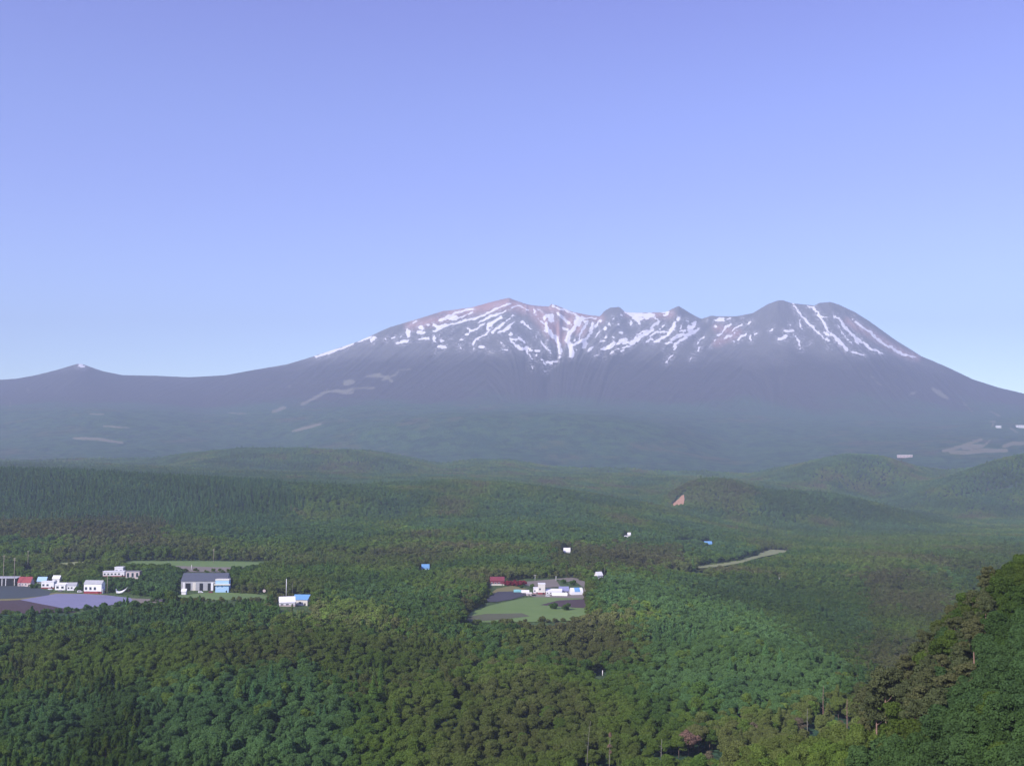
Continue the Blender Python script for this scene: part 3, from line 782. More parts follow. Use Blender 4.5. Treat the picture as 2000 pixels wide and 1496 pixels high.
# left farmstead
t, W, H, dp, D = house('open_shed', 'long dark open shed with pale posts at the far end of the slate field', 'shed', -40, 33, 1127, 1144, M_DARK, M_LGREY, 'shed', 9, .12, None, 0, False, 0)
for x in (-W * .45, -W * .25, -W * .05, W * .1, W * .2, W * .43): pm('post', box_(x - .3, x + .3, -5.0, -4.6, 0, H * .85), M_WHITE, t)
house('farmhouse', 'low farmhouse with a wide dusty red roof beside the open shed', 'house', 34, 61, 1127, 1145, M_PINKW, M_RED, 'gable', 8, .58, None, 3)
house('house', 'small house with a light blue roof standing among the white farm buildings', 'house', 72, 90, 1127, 1140, M_GREY, M_LBLUE, 'gable', 6, .6, None, 2, dmax=2600)
house('house', 'broad white house with a reddish plinth and low flat roof by the field edge', 'house', 80, 105, 1135, 1149, M_WHITE, M_WHITE, 'flat', 8, .1, M_RED, 2)
house('white_hut', 'small white hut showing above the flat-roofed white house', 'hut', 102, 117, 1124, 1138, M_WHITE, M_WHITE, 'gable', 5, .4, None, 1, False)
house('house', 'white house with one large dark window band near the mulched field', 'house', 107, 128, 1139, 1152, M_WHITE, M_WHITE, 'shed', 7, .2, None, 2, False, winh=.5)
house('house', 'narrow white two-part house under a grey gable roof', 'house', 130, 148, 1138, 1153, M_WHITE, M_LGREY, 'gable', 7, .32, None, 2)
house('red_fronted_house', 'house with red lower front and white upper wall beside the tall pole', 'house', 163, 200, 1134, 1159, M_WHITE, M_LGREY, 'gable', 8, .25, M_RED, 3)
house('lean_to', 'small white lean-to against the red-fronted house', 'shed', 188, 201, 1148, 1159, M_CREAM, M_WHITE, 'shed', 4, .25, None, 1, False)
house('long_building', 'long low white building with a red base above the tall pole', 'building', 200, 242, 1115, 1126, M_WHITE, M_WHITE, 'flat', 8, .1, M_RED, 5)
house('white_block', 'boxy white upper building behind the long low white one', 'building', 223, 240, 1107, 1122, M_WHITE, M_WHITE, 'flat', 8, .1, None, 2, False)
house('glass_fronted_building', 'dark glass-fronted building on a pinkish base next to the long white one', 'building', 245, 273, 1115, 1130, M_PINKW, M_GREY, 'flat', 8, .1, M_PINKW, 3, False, winh=.75)
t, W, H, dp, D = house('barn', 'large grey barn under a very long slate blue roof behind the mound', 'barn', 352, 443, 1121, 1153, M_LGREY, M_SLATEB, 'gable', 20, .42, None, 0, False, 0)
for x, w_, m_ in ((-W * .42, 1.0, M_WHITE), (-W * .20, 1.6, M_CREAM), (W * .18, 1.2, M_WHITE)): pm('wall_panel', box_(x - w_, x + w_, -10.12, -9.9, 0, H * .5), m_, t)
for x, w_ in ((-W * .33, 2.6), (-W * .05, 1.8), (W * .12, 1.6), (W * .3, 4.5)): pm('doorway', box_(x - w_, x + w_, -10.2, -9.9, 0, H * .45), M_DARK, t)
t, W, H, dp, D = house('blue_annex', 'pale blue and white annex with a cream balcony at the end of the barn', 'building', 420, 447, 1131, 1157, M_LBLUE, M_CREAM, 'flat', 7, .1, None, 2, True, 0, M_BLUE, winh=.3)
pm('balcony', box_(-W * .55, W * .6, -5.2, -3.2, H * .58, H * .66), M_CREAM, t)
house('white_tank_shed', 'little white shed at the near corner of the barn', 'shed', 354, 363, 1150, 1161, M_WHITE, M_WHITE, 'gable', 4, .4, None, 0, True)
house('white_house', 'white house with rounded white roof below the tall white mast', 'house', 543, 574, 1166, 1184, M_WHITE, M_WHITE, 'gable', 9, .55, M_PINKW, 2, True, .25)
house('blue_roofed_house', 'white house with a broad bright blue roof beside the white mast', 'house', 571, 602, 1163, 1182, M_CREAM, M_BLUE, 'shed', 8, .42, None, 2, True, -.1)
# centre farm
house('white_tower_house', 'tall narrow white building rising above the centre farm', 'building', 1051, 1065, 1139, 1161, M_CREAM, M_WHITE, 'flat', 6, .1, M_RED, 1, True, 0, winh=.2)
house('white_house', 'small white house touching the tall white building at its west side', 'house', 1042, 1051, 1147, 1160, M_WHITE, M_WHITE, 'flat', 6, .1, M_RED, 1)
house('long_white_house', 'long white building east of the tall white building', 'building', 1066, 1098, 1151, 1161, M_WHITE, M_WHITE, 'shed', 7, .35, None, 4)
house('greenhouse', 'long low pinkish white greenhouse in front of the centre farm', 'greenhouse', 1078, 1109, 1157, 1164, M_WHITE, M_WHITE, 'arch', 5, .3, None, 0, False)
house('lavender_roofed_house', 'house with a steep lavender blue roof behind the long white building', 'house', 1092, 1111, 1146, 1159, M_LGREY, M_LAV, 'gable', 8, .6, None, 2)
house('blue_arched_shelter', 'bright blue arched shelter with white ends at the track side', 'shelter', 1114, 1138, 1148, 1162, M_WHITE, M_BLUE, 'arch', 9, .3, None, 0, False, .2)
house('teal_shelter', 'low teal sheeted shelter beside the dark ploughed plot', 'shelter', 1003, 1018, 1151, 1157, M_TEAL, M_TEAL, 'arch', 4, .3, None, 0, False)
house('vinyl_greenhouse', 'low white domed greenhouse between the teal shelter and the tall building', 'greenhouse', 1018, 1034, 1152, 1158, M_WHITE, M_WHITE, 'arch', 5, .3, None, 0, False)
house('tan_hut', 'small tan hut at the corner of the dark ploughed plot', 'hut', 1028, 1038, 1157, 1163, M_PINKW, M_CREAM, 'shed', 3, .3, None, 1, False)
house('barn', 'maroon clad barn with cream plinth at the wooded edge of the centre farm', 'barn', 957, 985, 1127, 1143, M_MAROON, M_MAROON, 'gable', 8, .45, M_CREAM, 3, dmin=900)
# scattered
house('house', 'lone blue roofed house hidden in the woods west of the centre farm', 'house', 823, 838, 1102, 1112, M_LBLUE, M_BLUE, 'gable', 7, .7, None, 1)
house('white_pavilion', 'flat white roofed pavilion alone in the forest north of the centre farm', 'pavilion', 1101, 1114, 1070, 1079, M_WHITE, M_WHITE, 'gable', 8, .8, None, 0, False)
house('white_house', 'lone white house where the forest ridge begins east of the centre farm', 'house', 1163, 1176, 1117, 1130, M_WHITE, M_WHITE, 'gable', 7, .5, None, 1, True, .5)
house('blue_house', 'blue house at the end of the narrow pale meadow', 'house', 1376, 1391, 1057, 1066, M_BLUE, M_BLUE, 'gable', 8, .5, None, 2, True, dmax=3400)
house('white_cottage', 'upright tiny white cottage in the distant woods', 'cottage', 1226, 1232, 1040, 1051, M_WHITE, M_WHITE, 'gable', 6, .4, None, 0, True, dmax=3400)
house('white_cottage', 'squat tiny white cottage just west of the upright one', 'cottage', 1219, 1225, 1046, 1052, M_WHITE, M_WHITE, 'gable', 6, .4, None, 0, True, dmax=3400)
house('hill_building', 'pale pink and white building far off on the low wooded hills', 'building', 1755, 1783, 888, 894, M_PINKW, M_WHITE, 'flat', 30, .1, None, 4, False, dmin=4300, dmax=9000)
house('hotel', 'small white hotel above the pale clearing at the mountain foot', 'hotel', 1947, 1956, 831, 836, M_WHITE, M_WHITE, 'flat', 30, .1, None, 3, False, dmin=6500, dmax=9400)
house('hotel', 'larger white hotel on the mountain foot east of the small one', 'hotel', 1987, 2006, 830, 836, M_WHITE, M_WHITE, 'flat', 30, .1, None, 5, False, dmin=6500, dmax=9400)
# a crumpled white tarpaulin over a frame
c = site(238, 1160); s_ = c.y / F
KEEP.append((225, 252, 1146, 1161, c.y))
prof = [(-11, 7, 3.2), (-10, 1, 6), (-6, 0, 5), (-2, .5, 5), (2, 1.5, 5.5), (5, 4, 4.5), (8, 7.5, 3), (11, 12.5, 1.2)]
V = []; Fc = []
for k, (a, z0, th) in enumerate(prof):
    for q in range(8):
        an = 6.2832 * q / 8; V.append((a * s_, math.cos(an) * 1.6 * (1 + .2 * math.sin(3 * k + q)), (z0 + th / 2 + th / 2 * math.sin(an)) * s_ + .15))
for k in range(len(prof) - 1):
    for q in range(8): Fc.append((k * 8 + q, k * 8 + (q + 1) % 8, (k + 1) * 8 + (q + 1) % 8, (k + 1) * 8 + q))
Fc += [tuple(range(7, -1, -1)), tuple((len(prof) - 1) * 8 + q for q in range(8))]
o = link('tarpaulin', quads_mesh('tarpaulin', V, Fc, M_WHITE, True)); o.location = c; tag(o, 'crumpled white tarpaulin rising to one end beside the grass verge', 'tarpaulin')
# parked vehicles
def vehicle(label, px, py, body, rz, van=False, cat='car'):
    c = site(px, py); KEEP.append((px - 4, px + 4, py - 4, py, c.y)); t = thing('parked_van' if van else 'parked_car', label, cat, c + Vector((0, 0, .15)), rz); Lh, Wh = (2.4, .95) if van else (2.1, .85)
    pf = [(-Lh, .35), (Lh, .35), (Lh, 1.0), (Lh * .55, 1.1), (Lh * .35, 2.0 if van else 1.5), (-Lh * .95, 2.05 if van else 1.45), (-Lh, 1.0)]
    v, f = prism([(a, b) for a, b in pf], -Wh, Wh); v = [(y_, x_, z_) for x_, y_, z_ in v]; pm('body', (v, [tuple(reversed(q)) for q in f]), body, t)
    pm('side_window', box_(-Lh * .7, Lh * .3, -Wh - .02, -Wh + .05, 1.05, 1.7 if van else 1.35), M_GLASS, t)
    for x in (-Lh * .62, Lh * .62):
        for y in (-Wh, Wh - .2):
            V_, F_ = tube([(0, y, 0), (0, y + .2, 0)], .33, .33, 12); w_ = pm('wheel', (V_, F_), M_DARK, t); w_.location = (x, 0, .33)
for a in (('white van parked between the grey-gabled and red-fronted houses', 156, 1157, M_WHITE, .2, True, 'van'), ('white car parked before the flat-roofed white house', 98, 1152, M_WHITE, .1), ('grey car parked on the field edge before the dark-windowed white house', 118, 1155, M_GREY, -.1),
          ('white van parked before the large grey barn', 392, 1158, M_WHITE, .1, True, 'van'), ('maroon car parked at the barn beside the pale blue annex', 412, 1158, M_MAROON, -.2), ('white car on the farmyard before the tall white building', 1070, 1165, M_WHITE, .1), ('dark car near the tan hut', 1043, 1164, M_DARK, .3)): vehicle(*a)
# poles
def pole(label, px, py_top, py_base, m, arms=1, name='utility_pole', cat='utility pole', r=.28, dmin=700, dmax=2600):
    c = site(px, py_base, dmin, dmax); Hh = (py_base - py_top) / F * c.y; KEEP.append((px - 1.5, px + 1.5, py_top + 2, py_base, c.y))
    t = thing(name, label, cat, c, .2)
    V, Fc = tube([(0, 0, -.5), (0, 0, Hh * .5), (0, 0, Hh)], r, r * .7, 8); link('shaft', quads_mesh('shaft', V, Fc, m, True), t)
    for k in range(arms):
        a = link('crossarm', quads_mesh('crossarm', *box_(-1.3, 1.3, -.12, .12, Hh - 1.0 - 1.5 * k, Hh - .75 - 1.5 * k), M_WOODP), t)
        for x in (-1.1, 0, 1.1):
            V, Fc = tube([(x, 0, Hh - .75 - 1.5 * k), (x, 0, Hh - .35 - 1.5 * k)], .09, .07, 6); link('insulator', quads_mesh('insulator', V, Fc, M_WHITE), a)
    return t, Hh
pole('tall weathered pole standing in front of the open shed', 27, 1090, 1146, M_WOODP, 2)
pole('thin pole at the outer end of the open shed', 6, 1085, 1143, M_WOODP, 1)
pole('pole among the trees behind the red roofed farmhouse', 54, 1076, 1112, M_WOODP, 1)
pole('pale pole at the edge of the mulched field by the red-fronted house', 209, 1122, 1162, M_WOODP, 1)
pole('sturdy pole at the forest edge behind the green strip field', 417, 1072, 1100, M_WOODP, 2)
pole('short pale post in the strip field behind the barn', 374, 1103, 1114, M_CREAM, 0, 'marker_post', 'post', .4)
pole('tall white mast above the white house with rounded roof', 559, 1131, 1168, M_WHITE, 0, 'mast', 'mast', .35)
pole('slim pale pole between the white mast and the blue roof', 571, 1140, 1168, M_PALEBARK, 0, 'thin_post', 'post', .15)
pole('white pole behind the gravel yard of the centre farm', 1045, 1122, 1133, M_WHITE, 1, r=.2)
pole('short pole where the gravel yard meets the farm track', 1086, 1125, 1134, M_WHITE, 0, r=.3, name='marker_post', cat='post')
pole('pale pole on the ridge beside the lone white house', 1181, 1108, 1124, M_PALEBARK, 0, r=.2)
pole('white post deep in the eastern basin forest', 1522, 1122, 1132, M_WHITE, 0, r=.5, name='marker_post', cat='post')
pole('white post standing out of the nearer forest slope', 1177, 1309, 1319, M_WHITE, 0, r=.35, name='marker_post', cat='post', dmin=450)
# round sign
c = site(516, 1162); t = thing('round_sign', 'round pinkish white sign on a post in the scrub west of the mast', 'sign', c); KEEP.append((511, 521, 1149, 1162, c.y))
V, Fc = tube([(0, 0, 0), (0, 0, 4.5)], .15, .12, 6); link('post', quads_mesh('post', V, Fc, M_DARK), t)
V, Fc = tube([(0, -.2, 4.3), (0, -.35, 4.3)], 1.5, 1.5, 16); link('disc', quads_mesh('disc', V, Fc, M_PINKW), t)

# ------------------------------------------------------------------ placing the trees
for a, b, c_, d_, q, e_ in ((1700, 1722, 1408, 1462, 220, 400), (1308, 1392, 1422, 1478, 250, 600), (1143, 1150, 1420, 1505, 260, 700), (1184, 1197, 1445, 1505, 260, 700),
                         (1605, 1611, 1350, 1395, 260, 700), (1652, 1658, 1375, 1410, 260, 700), (1574, 1580, 1390, 1425, 260, 700), (1288, 1294, 1455, 1490, 260, 700)):
    KEEP.append((a, b, c_, d_, hit((a + b) / 2, d_ + 6, q, e_).y))
P = np.concatenate([scatter(110, 480, 5.6, .52), scatter(480, 1500, 6.1, .54)]); P = P[(P[:, 1] > 205) | (P[:, 0] > 30)]; Pf = scatter(1500, 4300, 10.5, .53); Pf = np.concatenate([Pf, scatter(4300, 5700, 14.5, .52)])
def filt(P, top):
    z = ground_z(P[:, 0], P[:, 1]); px, py = project(P[:, 0], P[:, 1], z); ok = np.ones(len(P), bool)
    for poly in CLEAR: ok &= ~(inpoly(px, py, poly) & (P[:, 1] > 820))
    pxt, pyt = project(P[:, 0], P[:, 1], z + top)
    for a, b, c_, d_, D in KEEP:
        m = np.where(D > 450, 4.5, 1.2) * F / P[:, 1]
        ok &= ~((px > a - m) & (px < b + m) & (pyt < d_ - 1) & (py > c_) & (P[:, 1] < D + (14 if D > 700 else 4)) & (P[:, 1] > D - (260 if D > 450 else 150)))
    for poly in (CLEAR[0], CLEAR[4], CLEAR[5], CLEAR[6]):
        for dy in (2, 7): ok &= ~(inpoly(px, pyt + dy, poly) & (P[:, 1] > 780) & (P[:, 1] < (2300 if poly is CLEAR[6] else 1080)))
    return P[ok], z[ok]
P, zP = filt(P, 10); Pf, zf = filt(Pf, 12)
keep = ~((P[:, 1] < 420) & (vnoise(P[:, 0] / 9, P[:, 1] / 9, 5) < -.85)); P = P[keep]; zP = zP[keep]
def kinds_for(P, z):
    px, py = project(P[:, 0], P[:, 1], z + 9); n1 = fbm(P[:, 0] / 90, P[:, 1] / 90, 3, 77); r = rng.uniform(size=len(P)); k = np.zeros(len(P), int)   # 0 broad 1 tall 2 conifer 3 pine
    tallz = (n1 > .12) & (px < 900) & (P[:, 1] < 1000); k[tallz & (r < .55)] = 1; k[(r > .985)] = 1
    hill = (P[:, 1] > 1950) & (P[:, 1] < 2900) & (px < 560 + 80 * n1); k[hill & (r < .8)] = 2
    k[(n1 < -.38) & (P[:, 1] > 480) & (r < .12)] = 2
    ph = (P[:, 1] < 420) & (px > 1660) & (px < 1930) & (py < 1400) & (py > 1120); k[ph & (r < .74) & (px < 1950 - (py - 1140) * .55 + 60 * n1)] = 3
    return k
kP = kinds_for(P, zP); kF = kinds_for(Pf, zf); kF[kF == 3] = 2
names = ['broad', 'tall', 'conifer', 'pine']
sP = rng.uniform(.66, 1.08, len(P)) + .28 * np.clip(fbm(P[:, 0] / 22, P[:, 1] / 22, 2, 91) + .15, -.5, 1); sP[P[:, 1] < 420] *= .85; sF = rng.uniform(1.1, 1.6, len(Pf)); sF[kF == 2] *= .9; sF[Pf[:, 1] > 4300] *= 1.12
sP[kP == 1] *= .88
ZONES = [  # woods of one sort: outline (photo column, row of the crowns), tone, lum
 ([(0, 900), (560, 930), (600, 1040), (0, 1024)], .28, .92), ([(-50, 1016), (320, 1016), (330, 1052), (-50, 1056)], .88, .84), ([(1075, 1068), (1330, 1072), (1330, 1108), (1075, 1108)], .85, .84),
 ([(1160, 1120), (1300, 1140), (1420, 1170), (1520, 1220), (1650, 1300), (1670, 1352), (1540, 1385), (1380, 1370), (1260, 1320), (1230, 1250), (1160, 1200)], .24, 1.28),
 ([(1320, 1150), (1450, 1120), (1700, 1130), (1750, 1280), (1660, 1310), (1540, 1232), (1420, 1178)], .42, .80),
 ([(1450, 1040), (1800, 1040), (1990, 1060), (1900, 1110), (1500, 1110)], .62, .95), ([(1310, 940), (1480, 940), (1480, 1000), (1310, 1000)], .72, .98), ([(1480, 950), (1850, 1010), (1850, 1035), (1480, 1000)], .4, .8),
 ([(0, 1225), (300, 1235), (650, 1225), (950, 1240), (900, 1340), (500, 1330), (0, 1350)], .76, .95), ([(0, 1185), (560, 1178), (560, 1225), (0, 1225)], .27, 1.1),
 ([(270, 1320), (620, 1300), (680, 1496), (300, 1520)], .22, 1.12), ([(60, 1360), (170, 1360), (160, 1520), (40, 1520)], .2, 1.05), ([(160, 1330), (290, 1330), (300, 1520), (160, 1520)], .5, .72),
 ([(700, 1390), (1130, 1370), (1200, 1520), (660, 1520)], .60, .98), ([(960, 1300), (1070, 1300), (1070, 1370), (970, 1370)], .64, 1.2), ([(1000, 1210), (1240, 1190), (1260, 1300), (1000, 1290)], .82, .95),
 ([(620, 1150), (900, 1160), (940, 1205), (620, 1215)], .24, 1.12), ([(540, 1172), (720, 1165), (800, 1215), (560, 1235)], .80, 1.35), ([(1090, 1185), (1290, 1195), (1240, 1235), (1080, 1225)], .78, 1.35),
 ([(1380, 1380), (1690, 1360), (1700, 1460), (1620, 1520), (1380, 1520)], .84, 1.15), ([(1300, 1340), (1400, 1340), (1420, 1400), (1300, 1420)], .62, 1.15),
 ([(1860, 1080), (2060, 1060), (2060, 1240), (1880, 1240)], .58, .72), ([(1830, 1240), (2060, 1200), (2060, 1400), (1850, 1380)], .3, .78), ([(1720, 1380), (2060, 1380), (2060, 1560), (1640, 1560)], .46, .80), ([(1690, 1120), (1860, 1120), (1830, 1420), (1690, 1420)], .78, .80)]
def tones(P, z):
    px, py = project(P[:, 0], P[:, 1], z + 7); x, y = P[:, 0], P[:, 1]
    t = .46 + .7 * fbm(x / 130, y / 200, 4, 51); l = 1 + .35 * fbm(x / 90, y / 90, 3, 52)
    jx = px + (45 * fbm(x / 45, y / 45, 3, 8) + rng.normal(size=len(P)) * 20) * np.clip(700 / y, .4, 1.3); jy = py + (26 * fbm(x / 45, y / 45, 3, 9) + rng.normal(size=len(P)) * 11) * np.clip(700 / y, .3, 1.5)
    for poly, tt, ll in ZONES:
        m = inpoly(jx, jy, poly); t = np.where(m, tt * .85 + .46 * .15 + (t - .46) * .5, t); l = np.where(m, ll * (1 + (l - 1) * .7), l)
    r = rng.uniform(size=len(P)); t = np.where(r > .97, .6, t)
    return np.clip(t, .02, .98), np.clip(l, .6, 1.5)
tP, lP = tones(P, zP); lP = lP * np.interp(P[:, 1], [420, 480, 900, 1500], [1, 1.12, 1.12, 1.22]); tF, lF = tones(Pf, zf); lF = lF * np.interp(Pf[:, 1], [1500, 3000, 4300, 5700], [1.22, 1.28, 1.36, 1.6])  # crown colours lightened with distance: haze painted into the foliage
# how large each tree shows: nearest visible ones become things
pxT, pyT = project(P[:, 0], P[:, 1], zP + 9 * sP)
order = np.argsort(P[:, 1]); hor = np.full(260, 1e9); vis = []
for i in order:
    if P[i, 1] > 640: break
    if not (-10 < pxT[i] < 2010): continue
    b = int(np.clip(pxT[i] / 8 + 2, 2, 257)); seen = min(hor[b - 2:b + 3].mean(), 1500) - pyT[i]
    wpx = 4 * sP[i] * F / P[i, 1]; k = max(1, int(wpx / 8)); s_ = slice(max(0, b - k), b + k + 1); 
    if seen > 3: vis.append((i, min(seen, 80) * wpx))
    hor[s_] = np.minimum(hor[s_], pyT[i] + 3)
vis.sort(key=lambda q: -q[1]); single = [i for i, _ in vis[:290]]
KIND_INFO = {'broad': ('broadleaf_tree', 'broadleaf tree', 'tree'), 'tall': ('slender_tree', 'slender leafy tree', 'tree'), 'conifer': ('conifer_tree', 'pointed conifer', 'tree'), 'pine': ('pine_tree', 'pine', 'pine tree')}
def tree(kind, loc, scale, rz, label, cat, group=None, name=None, proto=None, sz=1.0, tone=.45, lum=1.0):
    cm, tm, h = proto or PROTO[kind][int(rng.integers(len(PROTO[kind])))]
    t = thing(name or KIND_INFO[kind][0], label, cat, loc, rz, group); t.scale = (scale, scale, scale * sz)
    c_ = link('crown', cm, t); c_['tone'] = float(tone); c_['lum'] = float(lum); link('trunk', tm, t); return t
for i in single:
    k = names[kP[i]]; place = 'on the steep near hillside' if (P[i, 1] < 420 and pxT[i] > 1500) else ('on the low near spur' if P[i, 1] < 420 else 'in the dense valley forest nearest the viewpoint')
    nm, des, cat = KIND_INFO[k]; tw = 'olive' if k == 'pine' else ('bluish green' if tP[i] < .34 else 'mid green' if tP[i] < .54 else 'bright green' if tP[i] < .70 else 'olive brown')
    sw = 'small' if sP[i] < (.74 if P[i, 1] < 420 else .84) else ('large' if sP[i] > (.90 if P[i, 1] < 420 else 1.06) else 'middling')
    if P[i, 1] >= 420: place = 'in the wood ' + ('below the mulched field' if pxT[i] < 330 else 'below the long-roofed barn' if pxT[i] < 620 else 'between the mast and the centre farm' if pxT[i] < 900 else 'below the centre farm' if pxT[i] < 1200 else 'under the pale spur')
    elif pxT[i] > 1700: place = ('high on' if pyT[i] < 1250 else 'halfway down' if pyT[i] < 1380 else 'at the foot of') + ' the steep near hillside'
    des = sw + ' ' + tw + ' ' + des
    tree(k, (P[i, 0], P[i, 1], zP[i]), sP[i], rng.uniform(0, 6.28), des + ' ' + place, cat, des.replace('tree', 'trees') + ' ' + place, tone=tP[i], lum=lP[i])
# the rest of the wood
mask = np.ones(len(P), bool); mask[single] = False
def wood(name, P, z, k, s, lib, libnames, tn, lm):
    src = bpy.data.collections.new(name + '_sources'); idx0 = {}; objs = []
    n = 0
    for kn in libnames:
        idx0[kn] = (n, len(lib[kn]))
        for j, (cm, tm, h) in enumerate(lib[kn]):
            bm = bmesh.new(); bm.from_mesh(cm); f0 = len(bm.faces); bm.from_mesh(tm)
            bm.faces.ensure_lookup_table()
            for f in bm.faces[f0:]: f.material_index = 1
            me = bpy.data.meshes.new('tree_%03d' % n); bm.to_mesh(me); bm.free(); me.materials.append(cm.materials[0]); me.materials.append(tm.materials[0])
            o = bpy.data.objects.new('tree_%03d' % n, me); src.objects.link(o); n += 1
    me = bpy.data.meshes.new(name); N_ = len(P); me.vertices.add(N_); me.vertices.foreach_set('co', np.stack([P[:, 0], P[:, 1], z], 1).astype(np.float32).ravel())
    idx = np.zeros(N_, np.int32)
    for a, kn in enumerate(names):
        if kn in idx0: m = k == a; idx[m] = idx0[kn][0] + rng.integers(idx0[kn][1], size=m.sum())
    at = me.attributes.new('pick', 'INT', 'POINT'); at.data.foreach_set('value', idx)
    at = me.attributes.new('size', 'FLOAT', 'POINT'); at.data.foreach_set('value', s.astype(np.float32))
    for an, av in (('tone', tn), ('lum', lm)): at = me.attributes.new(an, 'FLOAT', 'POINT'); at.data.foreach_set('value', av.astype(np.float32))
    at = me.attributes.new('turn', 'FLOAT', 'POINT'); at.data.foreach_set('value', rng.uniform(0, 6.28, N_).astype(np.float32))
    o = bpy.data.objects.new(name, me); C.objects.link(o)
    g = bpy.data.node_groups.new(name + '_nodes', 'GeometryNodeTree'); g.interface.new_socket('Geometry', in_out='INPUT', socket_type='NodeSocketGeometry'); g.interface.new_socket('Geometry', in_out='OUTPUT', socket_type='NodeSocketGeometry')
    gi = g.nodes.new('NodeGroupInput'); go = g.nodes.new('NodeGroupOutput'); ci = g.nodes.new('GeometryNodeCollectionInfo'); ci.inputs[0].default_value = src; ci.inputs[1].default_value = True; ci.inputs[2].default_value = True
    ip = g.nodes.new('GeometryNodeInstanceOnPoints'); ip.inputs['Pick Instance'].default_value = True
    def na(nm, ty): a = g.nodes.new('GeometryNodeInputNamedAttribute'); a.data_type = ty; a.inputs[0].default_value = nm; return a.outputs[0]
    cx = g.nodes.new('ShaderNodeCombineXYZ'); g.links.new(na('turn', 'FLOAT'), cx.inputs[2])
    g.links.new(gi.outputs[0], ip.inputs['Points']); g.links.new(ci.outputs[0], ip.inputs['Instance']); g.links.new(na('pick', 'INT'), ip.inputs['Instance Index'])
    g.links.new(cx.outputs[0], ip.inputs['Rotation']); g.links.new(na('size', 'FLOAT'), ip.inputs['Scale']); g.links.new(ip.outputs[0], go.inputs[0])
    md = o.modifiers.new('trees', 'NODES'); md.node_group = g; tag(o, kind='stuff'); return o
# rough hedge scrub along the edges of the open land
Hs = []
for poly in CLEAR[:7]:
    for q in range(len(poly)):
        (x0, y0), (x1, y1) = poly[q], poly[(q + 1) % len(poly)]
        if abs(x0) > 390 and x0 < 0 or x1 < -30: continue
        a = hit(x0, y0, 700, 2600); b_ = hit(x1, y1, 700, 2600); n_ = int((b_ - a).length / 2.6)
        if (b_ - a).length < 400: Hs += [tuple((a + (b_ - a) * ((i + .5) / n_)).xy + Vector((rng.normal() * 1.8, rng.normal() * 2.5))) for i in range(n_)]
Hs = np.array(Hs); hzz = ground_z(Hs[:, 0], Hs[:, 1]); hpx, hpy = project(Hs[:, 0], Hs[:, 1], hzz); ok = rng.uniform(size=len(Hs)) < .8
for a, b, c_, d_, D in KEEP: ok &= ~((hpx > a - 3) & (hpx < b + 3) & (Hs[:, 1] < D + 12) & (Hs[:, 1] > D - 60))
Hs = Hs[ok]; hzz = hzz[ok]; tH, lH = tones(Hs, hzz)
# low undergrowth wherever the near wood is open
G_ = scatter(150, 460, 3.6, .52); G_ = G_[G_[:, 0] > .12 * G_[:, 1]]; gz = ground_z(G_[:, 0], G_[:, 1]); tG, lG = tones(G_, gz)
LOWB = {'bush': [make_proto('bush', 400 + i, 420, .3) for i in range(3)]}
near = mask & (P[:, 1] < 800); mid = mask & ~near; kk2 = kP.copy(); kk2[kk2 == 3] = 0
wood('near_forest', P[near], zP[near], kP[near], sP[near], PROTO, names, tP[near], lP[near])
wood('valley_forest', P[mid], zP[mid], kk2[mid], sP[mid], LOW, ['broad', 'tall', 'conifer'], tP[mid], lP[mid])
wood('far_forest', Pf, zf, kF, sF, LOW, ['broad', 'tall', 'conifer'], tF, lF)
names.append('bush'); wood('hedge_scrub', Hs, hzz, np.full(len(Hs), 4), rng.uniform(.5, 1.3, len(Hs)), LOWB, ['bush'], np.clip(tH + .1, 0, .9), lH * 1.1); wood('undergrowth', G_, gz, np.full(len(G_), 4), rng.uniform(.6, 1.1, len(G_)), LOWB, ['bush'], tG, lG * 1.05)
print('TREES', len(P), len(Pf), len(single))

# ------------------------------------------------------------------ trees that stand out
def at(px, py, dmin=200, dmax=1500): return hit(px, py, dmin, dmax)
pp = [('tall pine with a long bare reddish trunk at the foot of the near hillside', 1713, 1462, 1.25, 1), ('dark-trunked pine just east of the bare reddish trunk', 1731, 1446, 1.3, 0), ('pine leaning over the hollow west of the bare trunk', 1694, 1448, 1.1, 2),
      ('broad pine crowning the top of the bare trunk group', 1745, 1420, 1.25, 1), ('small pine above and behind the bare trunk group', 1722, 1400, 1.1, 0)]
for lb, px, py, s, v in pp: tree('pine', at(px, py, 220, 400), s, rng.uniform(0, 6), lb, 'pine tree', proto=PROTO['pine'][v], sz=1.15)
dead = make_proto('broad', 901, 2200, .30, M_DEAD); olive = [make_proto('broad', 911 + i, 2400, .32, M_OLIVE) for i in range(2)]
tree('broad', at(1345, 1478, 250, 600), 1.12, 1, 'withered tree with a rusty pink brown crown on the near spur', 'tree', name='withered_tree', proto=dead)
for lb, px, py, s in (('grey brown bushy tree just below the withered pink one', 1385, 1508, .8), ('brownish leafy tree on the spur between the withered tree and the pines', 1470, 1450, .9),
                      ('olive brown tree at the upper end of the near spur', 1560, 1440, .85), ('dull brown tree at the base of the pine group', 1640, 1450, .85), ('brown crowned tree amid green ones on the steep near hillside', 1935, 1420, .7)):
    tree('broad', at(px, py, 220, 500), s, rng.uniform(0, 6), lb, 'tree', name='brownish_tree', proto=olive[int(rng.integers(2))])
